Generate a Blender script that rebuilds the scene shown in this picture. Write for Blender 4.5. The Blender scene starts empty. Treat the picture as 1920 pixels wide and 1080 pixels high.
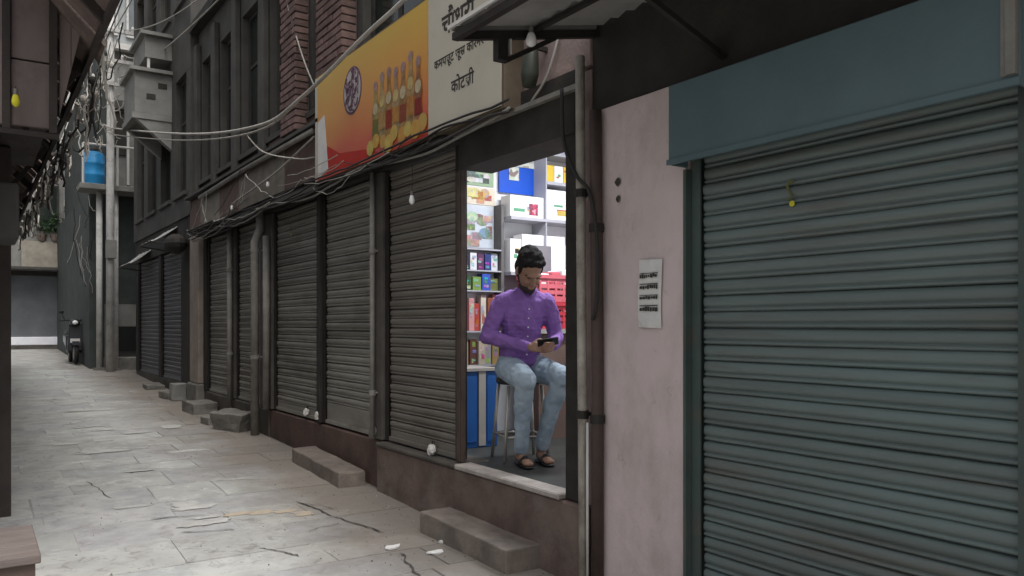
import bpy, math, random
from mathutils import Vector, Matrix, noise
random.seed(7)
R = math.radians
scene = bpy.context.scene
C = scene.collection

# ------------------------------------------------------------------ camera
cam_d = bpy.data.cameras.new('camera')
cam = bpy.data.objects.new('camera', cam_d); C.objects.link(cam)
cam_d.sensor_width = 36.0
cam_d.lens = 28.125
cam_d.shift_y = 0.0365
cam_d.clip_start = 0.05
cam_d.clip_end = 500
cam.location = (0, 0, 1.57)
cam.rotation_euler = (R(90), 0, R(-33.954))
scene.camera = cam

# ------------------------------------------------------------------ world, sun, exposure
SUN_EL, SUN_AZ = 62.0, 180.0            # azimuth clockwise from +Y
w = bpy.data.worlds.new('World'); scene.world = w; w.use_nodes = True
nt = w.node_tree; nt.nodes.clear()
sky = nt.nodes.new('ShaderNodeTexSky'); sky.sky_type = 'NISHITA'; sky.sun_disc = False
sky.sun_elevation = R(SUN_EL); sky.sun_rotation = R(SUN_AZ)
sky.air_density = 1.0; sky.dust_density = 6.0; sky.ozone_density = 1.0
hs = nt.nodes.new('ShaderNodeHueSaturation'); hs.inputs['Saturation'].default_value = 0.30
bg = nt.nodes.new('ShaderNodeBackground'); bg.inputs['Strength'].default_value = 0.15
wo = nt.nodes.new('ShaderNodeOutputWorld')
nt.links.new(sky.outputs[0], hs.inputs['Color']); nt.links.new(hs.outputs[0], bg.inputs['Color'])
nt.links.new(bg.outputs[0], wo.inputs['Surface'])
sd = bpy.data.lights.new('sun', 'SUN'); sd.energy = 1.5; sd.angle = R(35); sd.color = (1, .985, .955)
sun = bpy.data.objects.new('sun', sd); C.objects.link(sun)
az, el = R(SUN_AZ), R(SUN_EL)
sdir = Vector((math.sin(az)*math.cos(el), math.cos(az)*math.cos(el), math.sin(el)))
sun.rotation_euler = sdir.to_track_quat('Z', 'Y').to_euler(); sun.location = sdir*30
vs = scene.view_settings
vs.view_transform = 'Standard'; vs.look = 'None'; vs.gamma = 1.0; vs.use_curve_mapping = False
vs.exposure = 0.25

# ------------------------------------------------------------------ materials
def srgb(r, g, b):
    f = lambda c: (c/255/12.92) if c/255 <= .04045 else ((c/255+.055)/1.055)**2.4
    return (f(r), f(g), f(b), 1)
def col(c): return tuple(c) if len(c) == 4 else (*c, 1)
def M(name, c1, c2=None, scale=5, rough=.8, bump=.15, bscale=60, metal=0.0, stretch=(1, 1, 1), var=0.0,
      stain=None, sscale=1.3, samt=.6, sstretch=(1, 1, 1), spec=.3, trans=0.0, emit=None, estr=1.0, stain2=None, s2scale=9.0, s2amt=.6, s2pos=.52, dust=None):
    m = bpy.data.materials.new(name); m.use_nodes = True
    n = m.node_tree.nodes; l = m.node_tree.links; n.clear()
    out = n.new('ShaderNodeOutputMaterial'); p = n.new('ShaderNodeBsdfPrincipled')
    l.new(p.outputs[0], out.inputs[0])
    g = n.new('ShaderNodeNewGeometry')
    mp = n.new('ShaderNodeMapping'); mp.inputs['Scale'].default_value = stretch
    l.new(g.outputs['Position'], mp.inputs['Vector'])
    c2 = c2 or tuple(x*.8 for x in c1[:3])
    nz = n.new('ShaderNodeTexNoise'); nz.inputs['Scale'].default_value = scale
    nz.inputs['Detail'].default_value = 7; nz.inputs['Roughness'].default_value = .62
    l.new(mp.outputs[0], nz.inputs['Vector'])
    cr = n.new('ShaderNodeValToRGB'); cr.color_ramp.elements[0].position = .32; cr.color_ramp.elements[1].position = .68
    cr.color_ramp.elements[0].color = col(c2); cr.color_ramp.elements[1].color = col(c1)
    l.new(nz.outputs[0], cr.inputs[0]); last = cr.outputs[0]
    if stain:
        ms = n.new('ShaderNodeMapping'); ms.inputs['Scale'].default_value = sstretch; ms.inputs['Location'].default_value = (3.1, 7.7, 1.3)
        l.new(g.outputs['Position'], ms.inputs['Vector'])
        n2 = n.new('ShaderNodeTexNoise'); n2.inputs['Scale'].default_value = sscale; n2.inputs['Detail'].default_value = 9
        n2.inputs['Roughness'].default_value = .7; l.new(ms.outputs[0], n2.inputs['Vector'])
        r2 = n.new('ShaderNodeValToRGB'); r2.color_ramp.elements[0].position = .5; r2.color_ramp.elements[1].position = .68
        r2.color_ramp.elements[0].color = (0, 0, 0, 1); r2.color_ramp.elements[1].color = (samt, samt, samt, 1)
        l.new(n2.outputs[0], r2.inputs[0])
        mx = n.new('ShaderNodeMix'); mx.data_type = 'RGBA'
        l.new(r2.outputs[0], mx.inputs[0]); l.new(last, mx.inputs[6]); mx.inputs[7].default_value = col(stain); last = mx.outputs[2]
    if stain2:
        n3 = n.new('ShaderNodeTexNoise'); n3.inputs['Scale'].default_value = s2scale; n3.inputs['Detail'].default_value = 10
        n3.inputs['Roughness'].default_value = .75; n3.inputs['Distortion'].default_value = .6; l.new(g.outputs['Position'], n3.inputs['Vector'])
        r3 = n.new('ShaderNodeValToRGB'); r3.color_ramp.elements[0].position = s2pos; r3.color_ramp.elements[1].position = s2pos+.12
        r3.color_ramp.elements[0].color = (0, 0, 0, 1); r3.color_ramp.elements[1].color = (s2amt, s2amt, s2amt, 1)
        l.new(n3.outputs[0], r3.inputs[0])
        m3 = n.new('ShaderNodeMix'); m3.data_type = 'RGBA'
        l.new(r3.outputs[0], m3.inputs[0]); l.new(last, m3.inputs[6]); m3.inputs[7].default_value = col(stain2); last = m3.outputs[2]
    if dust:      # brown dirt swept up against the shop plinths (world X), ragged edge
        sx_ = n.new('ShaderNodeSeparateXYZ'); l.new(g.outputs['Position'], sx_.inputs[0])
        nd = n.new('ShaderNodeTexNoise'); nd.inputs['Scale'].default_value = 1.6; nd.inputs['Detail'].default_value = 9; nd.inputs['Roughness'].default_value = .7
        l.new(g.outputs['Position'], nd.inputs['Vector'])
        ma = n.new('ShaderNodeMath'); ma.operation = 'MULTIPLY_ADD'; ma.inputs[1].default_value = 1.6; l.new(nd.outputs[0], ma.inputs[0]); l.new(sx_.outputs['X'], ma.inputs[2])
        md = n.new('ShaderNodeMapRange'); md.inputs[1].default_value = 2.35; md.inputs[2].default_value = 3.15; md.inputs[4].default_value = .85; l.new(ma.outputs[0], md.inputs[0])
        m4 = n.new('ShaderNodeMix'); m4.data_type = 'RGBA'; l.new(md.outputs[0], m4.inputs[0]); l.new(last, m4.inputs[6]); m4.inputs[7].default_value = col(dust); last = m4.outputs[2]
    if var:
        oi = n.new('ShaderNodeObjectInfo'); mr = n.new('ShaderNodeMapRange')
        mr.inputs[3].default_value = 1-var; mr.inputs[4].default_value = 1+var
        l.new(oi.outputs['Random'], mr.inputs[0])
        hv = n.new('ShaderNodeHueSaturation'); l.new(mr.outputs[0], hv.inputs['Value']); l.new(last, hv.inputs['Color']); last = hv.outputs[0]
    l.new(last, p.inputs['Base Color'])
    p.inputs['Roughness'].default_value = rough; p.inputs['Metallic'].default_value = metal
    p.inputs['Specular IOR Level'].default_value = spec
    if trans: p.inputs['Transmission Weight'].default_value = trans
    if bump:
        nb = n.new('ShaderNodeTexNoise'); nb.inputs['Scale'].default_value = bscale; nb.inputs['Detail'].default_value = 6
        l.new(mp.outputs[0], nb.inputs['Vector'])
        b = n.new('ShaderNodeBump'); b.inputs['Strength'].default_value = bump; b.inputs['Distance'].default_value = .01
        l.new(nb.outputs[0], b.inputs['Height']); l.new(b.outputs[0], p.inputs['Normal'])
    if emit:
        p.inputs['Emission Color'].default_value = col(emit); p.inputs['Emission Strength'].default_value = estr
    return m

def Mprint(name, cols, scale=6, seed=0):
    """printed card: irregular blocks of flat ink colours"""
    m = bpy.data.materials.new(name); m.use_nodes = True
    n = m.node_tree.nodes; l = m.node_tree.links; p = n['Principled BSDF']
    g = n.new('ShaderNodeNewGeometry'); mp = n.new('ShaderNodeMapping'); mp.inputs['Location'].default_value = (seed*3.7, seed*1.3, seed*2.1)
    l.new(g.outputs['Position'], mp.inputs['Vector'])
    v = n.new('ShaderNodeTexVoronoi'); v.inputs['Scale'].default_value = scale; v.distance = 'CHEBYCHEV'
    l.new(mp.outputs[0], v.inputs['Vector'])
    sp = n.new('ShaderNodeSeparateColor'); l.new(v.outputs['Color'], sp.inputs[0])
    cr = n.new('ShaderNodeValToRGB'); cr.color_ramp.interpolation = 'CONSTANT'
    e = cr.color_ramp.elements
    e[0].color = col(cols[0]); e[0].position = 0
    e[1].color = col(cols[1]); e[1].position = 1/len(cols)
    for i, c in enumerate(cols[2:]): k = e.new((i+2)/len(cols)); k.color = col(c)
    l.new(sp.outputs[0], cr.inputs[0]); l.new(cr.outputs[0], p.inputs['Base Color']); p.inputs['Roughness'].default_value = .45
    return m

m_ground = M('cement_joint', (.38, .375, .355), (.27, .265, .25), scale=4, bump=.5, bscale=25, rough=.9, stain=(.12, .115, .105), sscale=2, dust=(.14, .12, .10))
m_flag = [M('worn_stone_%d' % i, tuple(v*.92 for v in a), tuple(v*.90 for v in b), scale=s_, bump=.45, bscale=30, rough=.75, var=.07, stain=st, sscale=1.7 if i % 2 else 3.0, samt=.7, stain2=t2, s2scale=q, s2amt=.85, s2pos=.53, dust=(.18, .152, .126))
          for i, (a, b, s_, st, t2, q) in enumerate([((.455, .46, .44), (.345, .35, .335), 3.5, (.24, .235, .22), (.52, .52, .495), 5.0), ((.42, .43, .42), (.31, .315, .31), 5, (.22, .215, .21), (.47, .465, .45), 8.0),
                                         ((.47, .47, .445), (.36, .36, .34), 2.6, (.27, .265, .255), (.20, .195, .185), 10.0), ((.41, .41, .405), (.32, .32, .32), 6, (.47, .465, .44), (.24, .23, .225), 7.0)])]
m_patch = M('pale_cement_patch', (.49, .49, .465), (.36, .355, .335), scale=7, bump=.3, stain2=(.3, .295, .28), s2scale=9)
m_opatch = M('ochre_cement_patch', (.46, .375, .27), (.34, .30, .25), scale=12, bump=.3, stain2=(.36, .34, .31), s2scale=14)
m_crack = M('crack_dirt', (.085, .078, .068), (.05, .045, .04), scale=30, bump=0)
m_plinth = M('red_brown_plaster', (.165, .118, .098), (.085, .062, .052), scale=3.5, bump=.5, bscale=30, rough=.85, stain=(.20, .165, .14), sscale=1.7, samt=.7)
m_plinth2 = M('dark_red_plinth', (.12, .075, .06), (.06, .045, .038), scale=4, bump=.5, bscale=30)
m_stone = M('step_stone', (.225, .188, .160), (.130, .108, .092), scale=5, bump=.6, bscale=40, stain=(.10, .09, .08), sscale=2.5)
m_stone2 = M('rubble_stone', (.20, .19, .17), (.11, .105, .095), scale=6, bump=.6, bscale=30)
m_thresh = M('threshold_stone', (.42, .38, .34), (.24, .21, .19), scale=8, bump=.3)
m_shut = M('dirty_galvanised_shutter', (.245, .235, .205), (.160, .152, .132), scale=2.2, stretch=(1, .35, 3), rough=.55, metal=.15, bump=.12, var=.12, stain=(.075, .062, .045), sscale=1.5, sstretch=(1, .6, 1.5), samt=.6)
m_shut2 = M('brown_grey_shutter', (.190, .174, .150), (.125, .114, .098), scale=2.0, stretch=(1, .35, 3), rough=.55, metal=.15, bump=.12, var=.10, stain=(.08, .06, .045), sscale=1.8, samt=.5)
m_shutd = M('slate_grey_shutter', (.14, .14, .15), (.09, .09, .095), scale=2.0, stretch=(1, .35, 3), rough=.55, bump=.1, var=.08)
m_teal = M('worn_teal_slat_paint', (.138, .184, .178), (.110, .132, .125), scale=1.6, stretch=(1, .45, 2.2), rough=.42, bump=.12, var=.10, stain=(.105, .078, .058), sscale=2.0, sstretch=(1, .35, 5), samt=.5, spec=.45)
m_hood = M('teal_hood_paint', (.092, .142, .156), (.066, .104, .114), scale=1.4, rough=.4, bump=.06, stain=(.11, .12, .12), sscale=1.1, samt=.6, spec=.45)
m_teal_rail = M('teal_green_rail', (.07, .100, .092), (.05, .068, .064), scale=4, rough=.45, bump=.1, stain=(.10, .08, .06), sscale=4)
m_dark = M('sooty_timber', (.040, .035, .030), (.022, .020, .018), scale=5, bump=.4, bscale=40)
m_iron = M('dark_iron', (.045, .040, .036), (.025, .022, .02), scale=8, rough=.6, metal=.4, bump=.2)
m_brownpost = M('rusty_brown_post', (.085, .058, .045), (.045, .034, .028), scale=9, rough=.7, bump=.3)
m_pale = M('pale_peeling_pipe', (.40, .37, .315), (.25, .225, .19), scale=10, rough=.6, bump=.3, bscale=50, stain=(.12, .095, .075), sscale=8, samt=.8, sstretch=(1, 1, .6))
m_grpipe = M('grey_pipe', (.25, .24, .215), (.16, .15, .135), scale=8, rough=.6, bump=.2)
m_brpipe = M('brown_pipe', (.085, .058, .048), (.055, .04, .034), scale=7, rough=.6, bump=.3)
m_white_pipe = M('white_plastic', (.62, .61, .58), (.5, .48, .45), scale=7, rough=.4, bump=.05)
m_pink = M('pink_plaster', (.60, .50, .486), (.52, .433, .422), scale=2.0, bump=.22, bscale=45, rough=.85, stain=(.33, .275, .25), sscale=2.6, samt=.5, sstretch=(1, 1, .55), stain2=(.22, .18, .155), s2scale=7, s2amt=.55, s2pos=.60)
m_pink2 = M('old_pink_plaster', (.33, .245, .225), (.20, .155, .145), scale=4, bump=.4, bscale=45, stain=(.11, .09, .08), sscale=3)
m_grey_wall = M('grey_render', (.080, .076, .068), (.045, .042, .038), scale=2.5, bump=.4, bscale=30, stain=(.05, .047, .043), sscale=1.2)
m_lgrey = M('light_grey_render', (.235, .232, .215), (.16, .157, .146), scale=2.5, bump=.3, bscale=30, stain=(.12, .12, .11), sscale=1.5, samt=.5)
m_pier = M('grimy_pier', (.10, .09, .078), (.055, .05, .043), scale=4, bump=.4, bscale=35)
m_pillar = M('buff_pillar', (.30, .25, .215), (.20, .165, .14), scale=4, bump=.3, bscale=35)
m_brick = M('red_brick', (.185, .115, .10), (.11, .070, .062), scale=12, bump=.4, bscale=60, var=.30)
m_mortar = M('mortar', (.11, .09, .08), (.07, .06, .055), scale=12, bump=.4)
m_pane = M('dark_green_pane', (.020, .028, .024), (.012, .016, .014), scale=2, rough=.12, bump=0, spec=.5)
m_wframe = M('old_window_frame', (.050, .046, .040), (.03, .028, .025), scale=6, bump=.3)
m_board_beige = M('beige_fascia', (.25, .225, .185), (.16, .145, .12), scale=4, bump=.2, stain=(.14, .12, .10), sscale=2)
m_board_brown = M('brown_fascia', (.155, .10, .082), (.095, .066, .055), scale=4, bump=.2)
m_sign_white = M('sign_off_white', (.47, .44, .36), (.42, .39, .32), scale=1.5, bump=.03, rough=.5, stain=(.36, .33, .26), sscale=1.6, samt=.5)
m_ink = M('sign_ink', (.05, .045, .04), bump=0)
m_signedge = M('sign_frame_brown', (.13, .10, .07), (.08, .062, .045), scale=5, bump=.1)
m_tin = M('grey_tin_sheet', (.38, .375, .36), (.26, .255, .245), scale=3, rough=.55, bump=.1, metal=.2)
m_cable_p = M('pale_cable', (.42, .40, .36), (.30, .28, .25), scale=9, bump=0)
m_cable_d = M('black_cable', (.03, .028, .026), bump=0, rough=.6)
m_bulb = M('white_glass_bulb', (.82, .82, .80), (.78, .78, .76), bump=0, rough=.2)
m_cap = M('bulb_cap', (.20, .19, .17), bump=0, rough=.5, metal=.5)
m_cloth_w = M('white_cloth', (.66, .64, .60), (.5, .48, .45), scale=20, bump=.4)
m_yellow = M('yellow_paint', (.62, .58, .04), (.5, .45, .03), bump=0)
m_paper = M('white_paper', (.66, .65, .62), (.58, .57, .55), scale=6, bump=.05, stain=(.5, .49, .46), sscale=4)
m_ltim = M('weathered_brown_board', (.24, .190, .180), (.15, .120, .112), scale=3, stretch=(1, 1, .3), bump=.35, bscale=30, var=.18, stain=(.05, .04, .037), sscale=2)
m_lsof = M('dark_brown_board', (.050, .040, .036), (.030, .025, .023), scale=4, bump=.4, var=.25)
m_bench = M('bench_timber', (.20, .165, .15), (.12, .098, .09), scale=3, stretch=(1, 6, 6), bump=.2, bscale=25)
m_bench_d = M('bench_leg_timber', (.12, .085, .072), (.08, .058, .05), scale=5, bump=.2)
m_bluep = M('blue_plastic', (.035, .30, .62), (.028, .24, .52), scale=4, rough=.35, bump=0)
m_green = M('leaf_green', (.05, .10, .035), (.03, .06, .022), scale=9, bump=.2, var=.3)
m_black = M('black_plastic', (.018, .018, .018), bump=0, rough=.4)
m_rubber = M('tyre_rubber', (.02, .02, .02), bump=.1, rough=.8)
m_red = M('red_plastic', (.55, .045, .06), (.42, .035, .05), scale=5, bump=0, rough=.4)
m_pinkred = M('faded_red_plastic', (.62, .14, .17), (.5, .1, .13), scale=5, bump=0, rough=.4)
m_wallin = M('white_distemper', (.74, .74, .75), (.68, .68, .69), scale=3, bump=.05)
m_floor = M('dark_shop_floor', (.050, .053, .048), (.032, .034, .031), scale=5, bump=.2, rough=.5)
m_shelf = M('grey_shelf_metal', (.42, .42, .46), (.36, .36, .40), bump=0, rough=.4)
m_wbox = M('white_carton', (.80, .80, .80), (.75, .75, .76), bump=0, rough=.5)
m_blueposter = M('royal_blue_card', (.012, .085, .52), (.012, .075, .46), bump=0, rough=.4)
m_yelbox = M('yellow_carton', (.70, .48, .06), (.6, .40, .05), bump=0, rough=.5)
m_bluecab = M('blue_cabinet_paint', (.015, .09, .30), (.012, .07, .24), scale=4, bump=.05, rough=.4)
m_cabstrip = M('pale_cabinet_strip', (.36, .33, .30), (.28, .26, .24), bump=0)
m_steel = M('stool_steel', (.42, .40, .36), (.32, .30, .27), rough=.35, metal=.5, bump=0)
m_seatv = M('dark_vinyl', (.03, .03, .032), bump=.1, rough=.5)
m_skin = M('skin', (.27, .155, .105), (.235, .13, .088), scale=10, bump=.05, rough=.55)
m_hair = M('black_hair', (.012, .010, .010), (.02, .018, .017), scale=40, bump=.6, bscale=90, rough=.85, spec=.1)
m_shirt = M('purple_cotton', (.225, .118, .36), (.185, .092, .30), scale=9, bump=.45, bscale=16, rough=.85)
m_jeans = M('light_denim', (.34, .41, .47), (.22, .28, .34), scale=6, bump=.5, bscale=14, rough=.9)
m_mask = M('dark_mask', (.03, .02, .025), bump=.1)
m_tube = M('tube_light', (.9, .9, .9), bump=0, emit=(.92, .96, 1), estr=14)

# ------------------------------------------------------------------ helpers
WL = {}
class MB:
    def __init__(s): s.v = []; s.f = []; s.m = []
    def face(s, idx, mi=0): s.f.append(idx); s.m.append(mi)
    def box(s, x0, x1, y0, y1, z0, z1, mi=0):
        b = len(s.v)
        s.v += [(x0, y0, z0), (x1, y0, z0), (x1, y1, z0), (x0, y1, z0), (x0, y0, z1), (x1, y0, z1), (x1, y1, z1), (x0, y1, z1)]
        for q in ((0, 3, 2, 1), (4, 5, 6, 7), (0, 1, 5, 4), (1, 2, 6, 5), (2, 3, 7, 6), (3, 0, 4, 7)): s.face([b+i for i in q], mi)
        return s
    def bar(s, p, q, wd, ht, mi=0):
        p, q = Vector(p), Vector(q); d = (q-p).normalized()
        up = Vector((0, 0, 1)) if abs(d.z) < .95 else Vector((1, 0, 0))
        a = d.cross(up).normalized()*wd/2; u = a.cross(d).normalized()*ht/2
        b = len(s.v)
        for o in (p, q): s.v += [tuple(o-a-u), tuple(o+a-u), tuple(o+a+u), tuple(o-a+u)]
        for qd in ((0, 3, 2, 1), (4, 5, 6, 7), (0, 1, 5, 4), (1, 2, 6, 5), (2, 3, 7, 6), (3, 0, 4, 7)): s.face([b+i for i in qd], mi)
        return s
    def tube(s, pts, r, n=8, mi=0, caps=True):
        pts = [Vector(p) for p in pts]; rs = r if isinstance(r, (list, tuple)) else [r]*len(pts)
        b = len(s.v); ref = None
        for i, p in enumerate(pts):
            d = (pts[min(i+1, len(pts)-1)]-pts[max(i-1, 0)]).normalized()
            if ref is None: ref = Vector((0, 0, 1)) if abs(d.z) < .9 else Vector((1, 0, 0))
            a = d.cross(ref).normalized(); u = a.cross(d).normalized(); ref = u
            for k in range(n):
                t = 2*math.pi*k/n; s.v.append(tuple(p+(a*math.cos(t)+u*math.sin(t))*rs[i]))
        for i in range(len(pts)-1):
            for k in range(n):
                s.face([b+i*n+k, b+i*n+(k+1) % n, b+(i+1)*n+(k+1) % n, b+(i+1)*n+k], mi)
        if caps:
            s.face([b+k for k in range(n)][::-1], mi); s.face([b+(len(pts)-1)*n+k for k in range(n)], mi)
        return s
    def ball(s, c, r, nu=12, nv=8, mi=0, axes=None):
        c = Vector(c); r = r if isinstance(r, (list, tuple)) else (r, r, r)
        ax = axes or (Vector((1, 0, 0)), Vector((0, 1, 0)), Vector((0, 0, 1)))
        b = len(s.v); s.v.append(tuple(c-ax[2]*r[2]))
        for j in range(1, nv):
            ph = -math.pi/2+math.pi*j/nv
            for k in range(nu):
                t = 2*math.pi*k/nu
                s.v.append(tuple(c+ax[0]*r[0]*math.cos(ph)*math.cos(t)+ax[1]*r[1]*math.cos(ph)*math.sin(t)+ax[2]*r[2]*math.sin(ph)))
        s.v.append(tuple(c+ax[2]*r[2])); top = len(s.v)-1
        for k in range(nu):
            s.face([b, b+1+(k+1) % nu, b+1+k], mi)
            s.face([top, top-nu+k, top-nu+(k+1) % nu], mi)
        for j in range(nv-2):
            for k in range(nu):
                s.face([b+1+j*nu+k, b+1+j*nu+(k+1) % nu, b+1+(j+1)*nu+(k+1) % nu, b+1+(j+1)*nu+k], mi)
        return s
    def poly(s, pts, mi=0):
        b = len(s.v); s.v += [tuple(p) for p in pts]; s.face(list(range(b, b+len(pts))), mi); return s
    def prism(s, pts, off, mi=0):
        """closed polygon pts pushed by vector off"""
        b = len(s.v); n = len(pts); o = Vector(off)
        s.v += [tuple(p) for p in pts]+[tuple(Vector(p)+o) for p in pts]
        s.face(list(range(b, b+n))[::-1], mi); s.face(list(range(b+n, b+2*n)), mi)
        for i in range(n): s.face([b+i, b+(i+1) % n, b+n+(i+1) % n, b+n+i], mi)
        return s
    def build(s, name, mats, parent=None, bevel=0, smooth=False, label=None, cat=None, group=None, kind=None, seg=1):
        xs = [v[0] for v in s.v]; ys = [v[1] for v in s.v]; zs = [v[2] for v in s.v]
        o = Vector(((min(xs)+max(xs))/2, (min(ys)+max(ys))/2, min(zs)))
        me = bpy.data.meshes.new(name)
        me.from_pydata([(v[0]-o.x, v[1]-o.y, v[2]-o.z) for v in s.v], [], s.f)
        mats = mats if isinstance(mats, (list, tuple)) else [mats]
        for m in mats: me.materials.append(m)
        if len(mats) > 1: me.polygons.foreach_set('material_index', s.m)
        if smooth: me.polygons.foreach_set('use_smooth', [True]*len(me.polygons))
        me.update()
        ob = link(name, me, o, parent)
        if bevel:
            b = ob.modifiers.new('bevel', 'BEVEL'); b.width = bevel; b.segments = seg; b.limit_method = 'ANGLE'; b.angle_limit = R(40)
        tag(ob, label, cat, group, kind)
        return ob
def link(name, me, o, parent=None):
    ob = bpy.data.objects.new(name, me); C.objects.link(ob)
    WL[ob] = Vector(o)
    if parent: ob.parent = parent; ob.location = Vector(o)-WL[parent]
    else: ob.location = o
    return ob
def tag(o, label=None, cat=None, group=None, kind=None):
    if label: o['label'] = label
    if cat: o['category'] = cat
    if group: o['group'] = group
    if kind: o['kind'] = kind
    return o
def thing(name, loc, label, cat, group=None):
    o = link(name, None, loc); o.empty_display_size = .1
    return tag(o, label, cat, group)
def clone(o, d, parent=None):
    c = o.copy(); C.objects.link(c); WL[c] = WL[o]+Vector(d)
    p = parent or o.parent
    c.parent = p; c.location = WL[c]-(WL[p] if p else Vector())
    return c
def gz(y): return .03*y
def box(name, mat, parent, *a, **k): return MB().box(*a).build(name, mat, parent, **k)
def sagpts(p, q, sag, n=18, wob=0.0):
    p, q = Vector(p), Vector(q); r = []
    for i in range(n+1):
        t = i/n; v = p.lerp(q, t); v.z -= sag*4*t*(1-t)
        if wob and 0 < i < n: v += Vector((random.uniform(-wob, wob), 0, random.uniform(-wob, wob)))
        r.append(v)
    return r

# ================================================================== GROUND
g = MB(); ys = [-40+2*i for i in range(61)]
for y in ys: g.v += [(-40, y, gz(y)-.005), (40, y, gz(y)-.005)]
for i in range(len(ys)-1): g.face([2*i, 2*i+1, 2*i+3, 2*i+2])
ground = g.build('ground', m_ground, kind='structure')
def flagstone(x0, x1, y0, y1, mat, dz=0, jit=.007):
    j = lambda: random.uniform(-jit, jit)
    cs = [(x0+j(), y0+j()), (x1+j(), y0+j()), (x1+j(), y1+j()), (x0+j(), y1+j())]
    pts = []
    for i in range(4):       # broken edges: two extra points on each side
        a, b = Vector(cs[i]), Vector(cs[(i+1) % 4]); nrm = Vector((-(b-a).y, (b-a).x)).normalized()
        pts.append(a+(b-a)*.02)
        for t in (.33, .66): pts.append(a.lerp(b, t+j()*3)+nrm*random.uniform(-.003, .007))
        pts.append(b-(b-a)*.02)
    cx = sum(p.x for p in pts)/len(pts); cy = sum(p.y for p in pts)/len(pts); n = len(pts)
    tx, ty = random.uniform(-.004, .004), random.uniform(-.004, .004)
    mb = MB(); hz = lambda x, y: gz(y)+dz+tx*(x-cx)+ty*(y-cy)
    for p in pts: mb.v.append((p.x, p.y, gz(p.y)-.02))
    for p in pts: mb.v.append((p.x, p.y, hz(p.x, p.y)-.0014))
    for p in pts:
        q = Vector((cx, cy)); d = (q-p).normalized()*.007; mb.v.append((p.x+d.x, p.y+d.y, hz(p.x, p.y)))
    for i in range(n):
        k = (i+1) % n
        mb.face([i, k, n+k, n+i]); mb.face([n+i, n+k, 2*n+k, 2*n+i])
    mb.face([2*n+i for i in range(n)])
    return mb.build('flagstone', mat, ground)
y = 2.4; nst = 0
while y < 19.6:
    dy = random.uniform(.36, .62); x = -1.2 if y < 9 else .2+random.uniform(-.3, .1)
    while x < 2.78:
        dx = random.uniform(.42, 1.05); x1 = min(x+dx, 2.84)
        if 2.84-x1 < .25: x1 = 2.84
        g_ = random.uniform(.0008, .0028)
        flagstone(x+g_, x1-g_, y+g_, y+dy-g_, random.choices(m_flag, (4, 2, 3, 3))[0], dz=random.uniform(-.003, .003)); nst += 1
        x = x1
    y += dy
def strip(name, pts, wd, mat, dz):
    mb = MB(); n = len(pts)
    for i, (x, yy) in enumerate(pts):
        a = Vector(pts[max(i-1, 0)]); b = Vector(pts[min(i+1, n-1)]); d = (b-a).normalized(); nn = Vector((-d.y, d.x))
        wv = wd*(.25 if i in (0, n-1) else random.uniform(.5, 1.2))
        for sg in (-1, 1): mb.v.append((x+nn.x*wv*sg/2, yy+nn.y*wv*sg/2, gz(yy)+dz))
    for i in range(n-1): mb.face([2*i, 2*i+1, 2*i+3, 2*i+2])
    return mb.build(name, mat, ground)
def jag(a, b, n=12, amp=.014):
    a, b = Vector(a), Vector(b); d = b-a; nn = Vector((-d.y, d.x)).normalized()
    r = []; o_ = 0
    for i in range(n+1):
        o_ = o_*.8+random.uniform(-amp, amp); r.append(tuple(a+d*(i/n)+nn*(o_ if 0 < i < n else 0)))
    return r
for a, b, wd in (((2.10, 6.15), (2.18, 5.60), .03), ((2.18, 5.60), (2.33, 5.02), .026), ((1.05, 6.16), (1.40, 6.08), .022), ((1.16, 5.72), (1.48, 5.59), .024),
                 ((1.50, 5.10), (1.66, 4.82), .022), ((2.22, 4.56), (2.13, 4.10), .024), ((.80, 7.70), (.90, 6.95), .016), ((2.12, 6.1), (2.3, 5.78), .014), ((1.9, 5.3), (2.16, 5.42), .012),
                 ((1.1, 9.3), (1.6, 9.1), .02), ((.9, 11.2), (1.3, 11.6), .02), ((1.2, 8.1), (1.7, 7.8), .014), ((1.7, 7.2), (2.2, 7.05), .012)):
    strip('crack', jag(a, b), wd*.60, m_crack, .006)
def patch(x0, x1, y0, y1, mat):
    mb = MB(); n = 40; cx, cy = (x0+x1)/2, (y0+y1)/2; pts = []
    for i in range(n):
        t = 2*math.pi*i/n; k = random.uniform(.72, 1.12)
        ex = (abs(math.cos(t))**.5)*math.copysign(1, math.cos(t)); ey = (abs(math.sin(t))**.5)*math.copysign(1, math.sin(t))
        X, Y = cx+ex*(x1-x0)/2*k, cy+ey*(y1-y0)/2*k; pts.append((X, Y, gz(Y)+.0052))
    mb.poly(pts); return mb.build('cement_patch', mat, ground)
for a in ((.86, 1.40, 9.05, 9.30), (.55, .80, 7.55, 7.95), (1.62, 2.05, 8.7, 8.85), (1.0, 1.7, 12.5, 12.7), (.9, 1.3, 14.1, 14.3), (1.9, 2.15, 10.4, 10.7), (1.4, 1.75, 10.2, 10.3)):
    patch(*a, m_patch)
for k in range(16):
    xx, yy_ = random.uniform(.6, 1.35), random.uniform(5.4, 14.5); patch(xx, xx+random.uniform(.1, .4), yy_, yy_+random.uniform(.05, .16), m_patch)
for a in ((1.50, 1.72, 5.96, 6.05), (1.68, 1.86, 5.90, 6.02), (1.84, 2.02, 5.86, 5.95), (1.95, 2.10, 5.70, 5.84)): patch(*a, m_opatch)
patch(1.3, 1.5, 5.99, 6.05, m_patch); patch(1.25, 1.45, 6.4, 6.6, m_patch)
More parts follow.
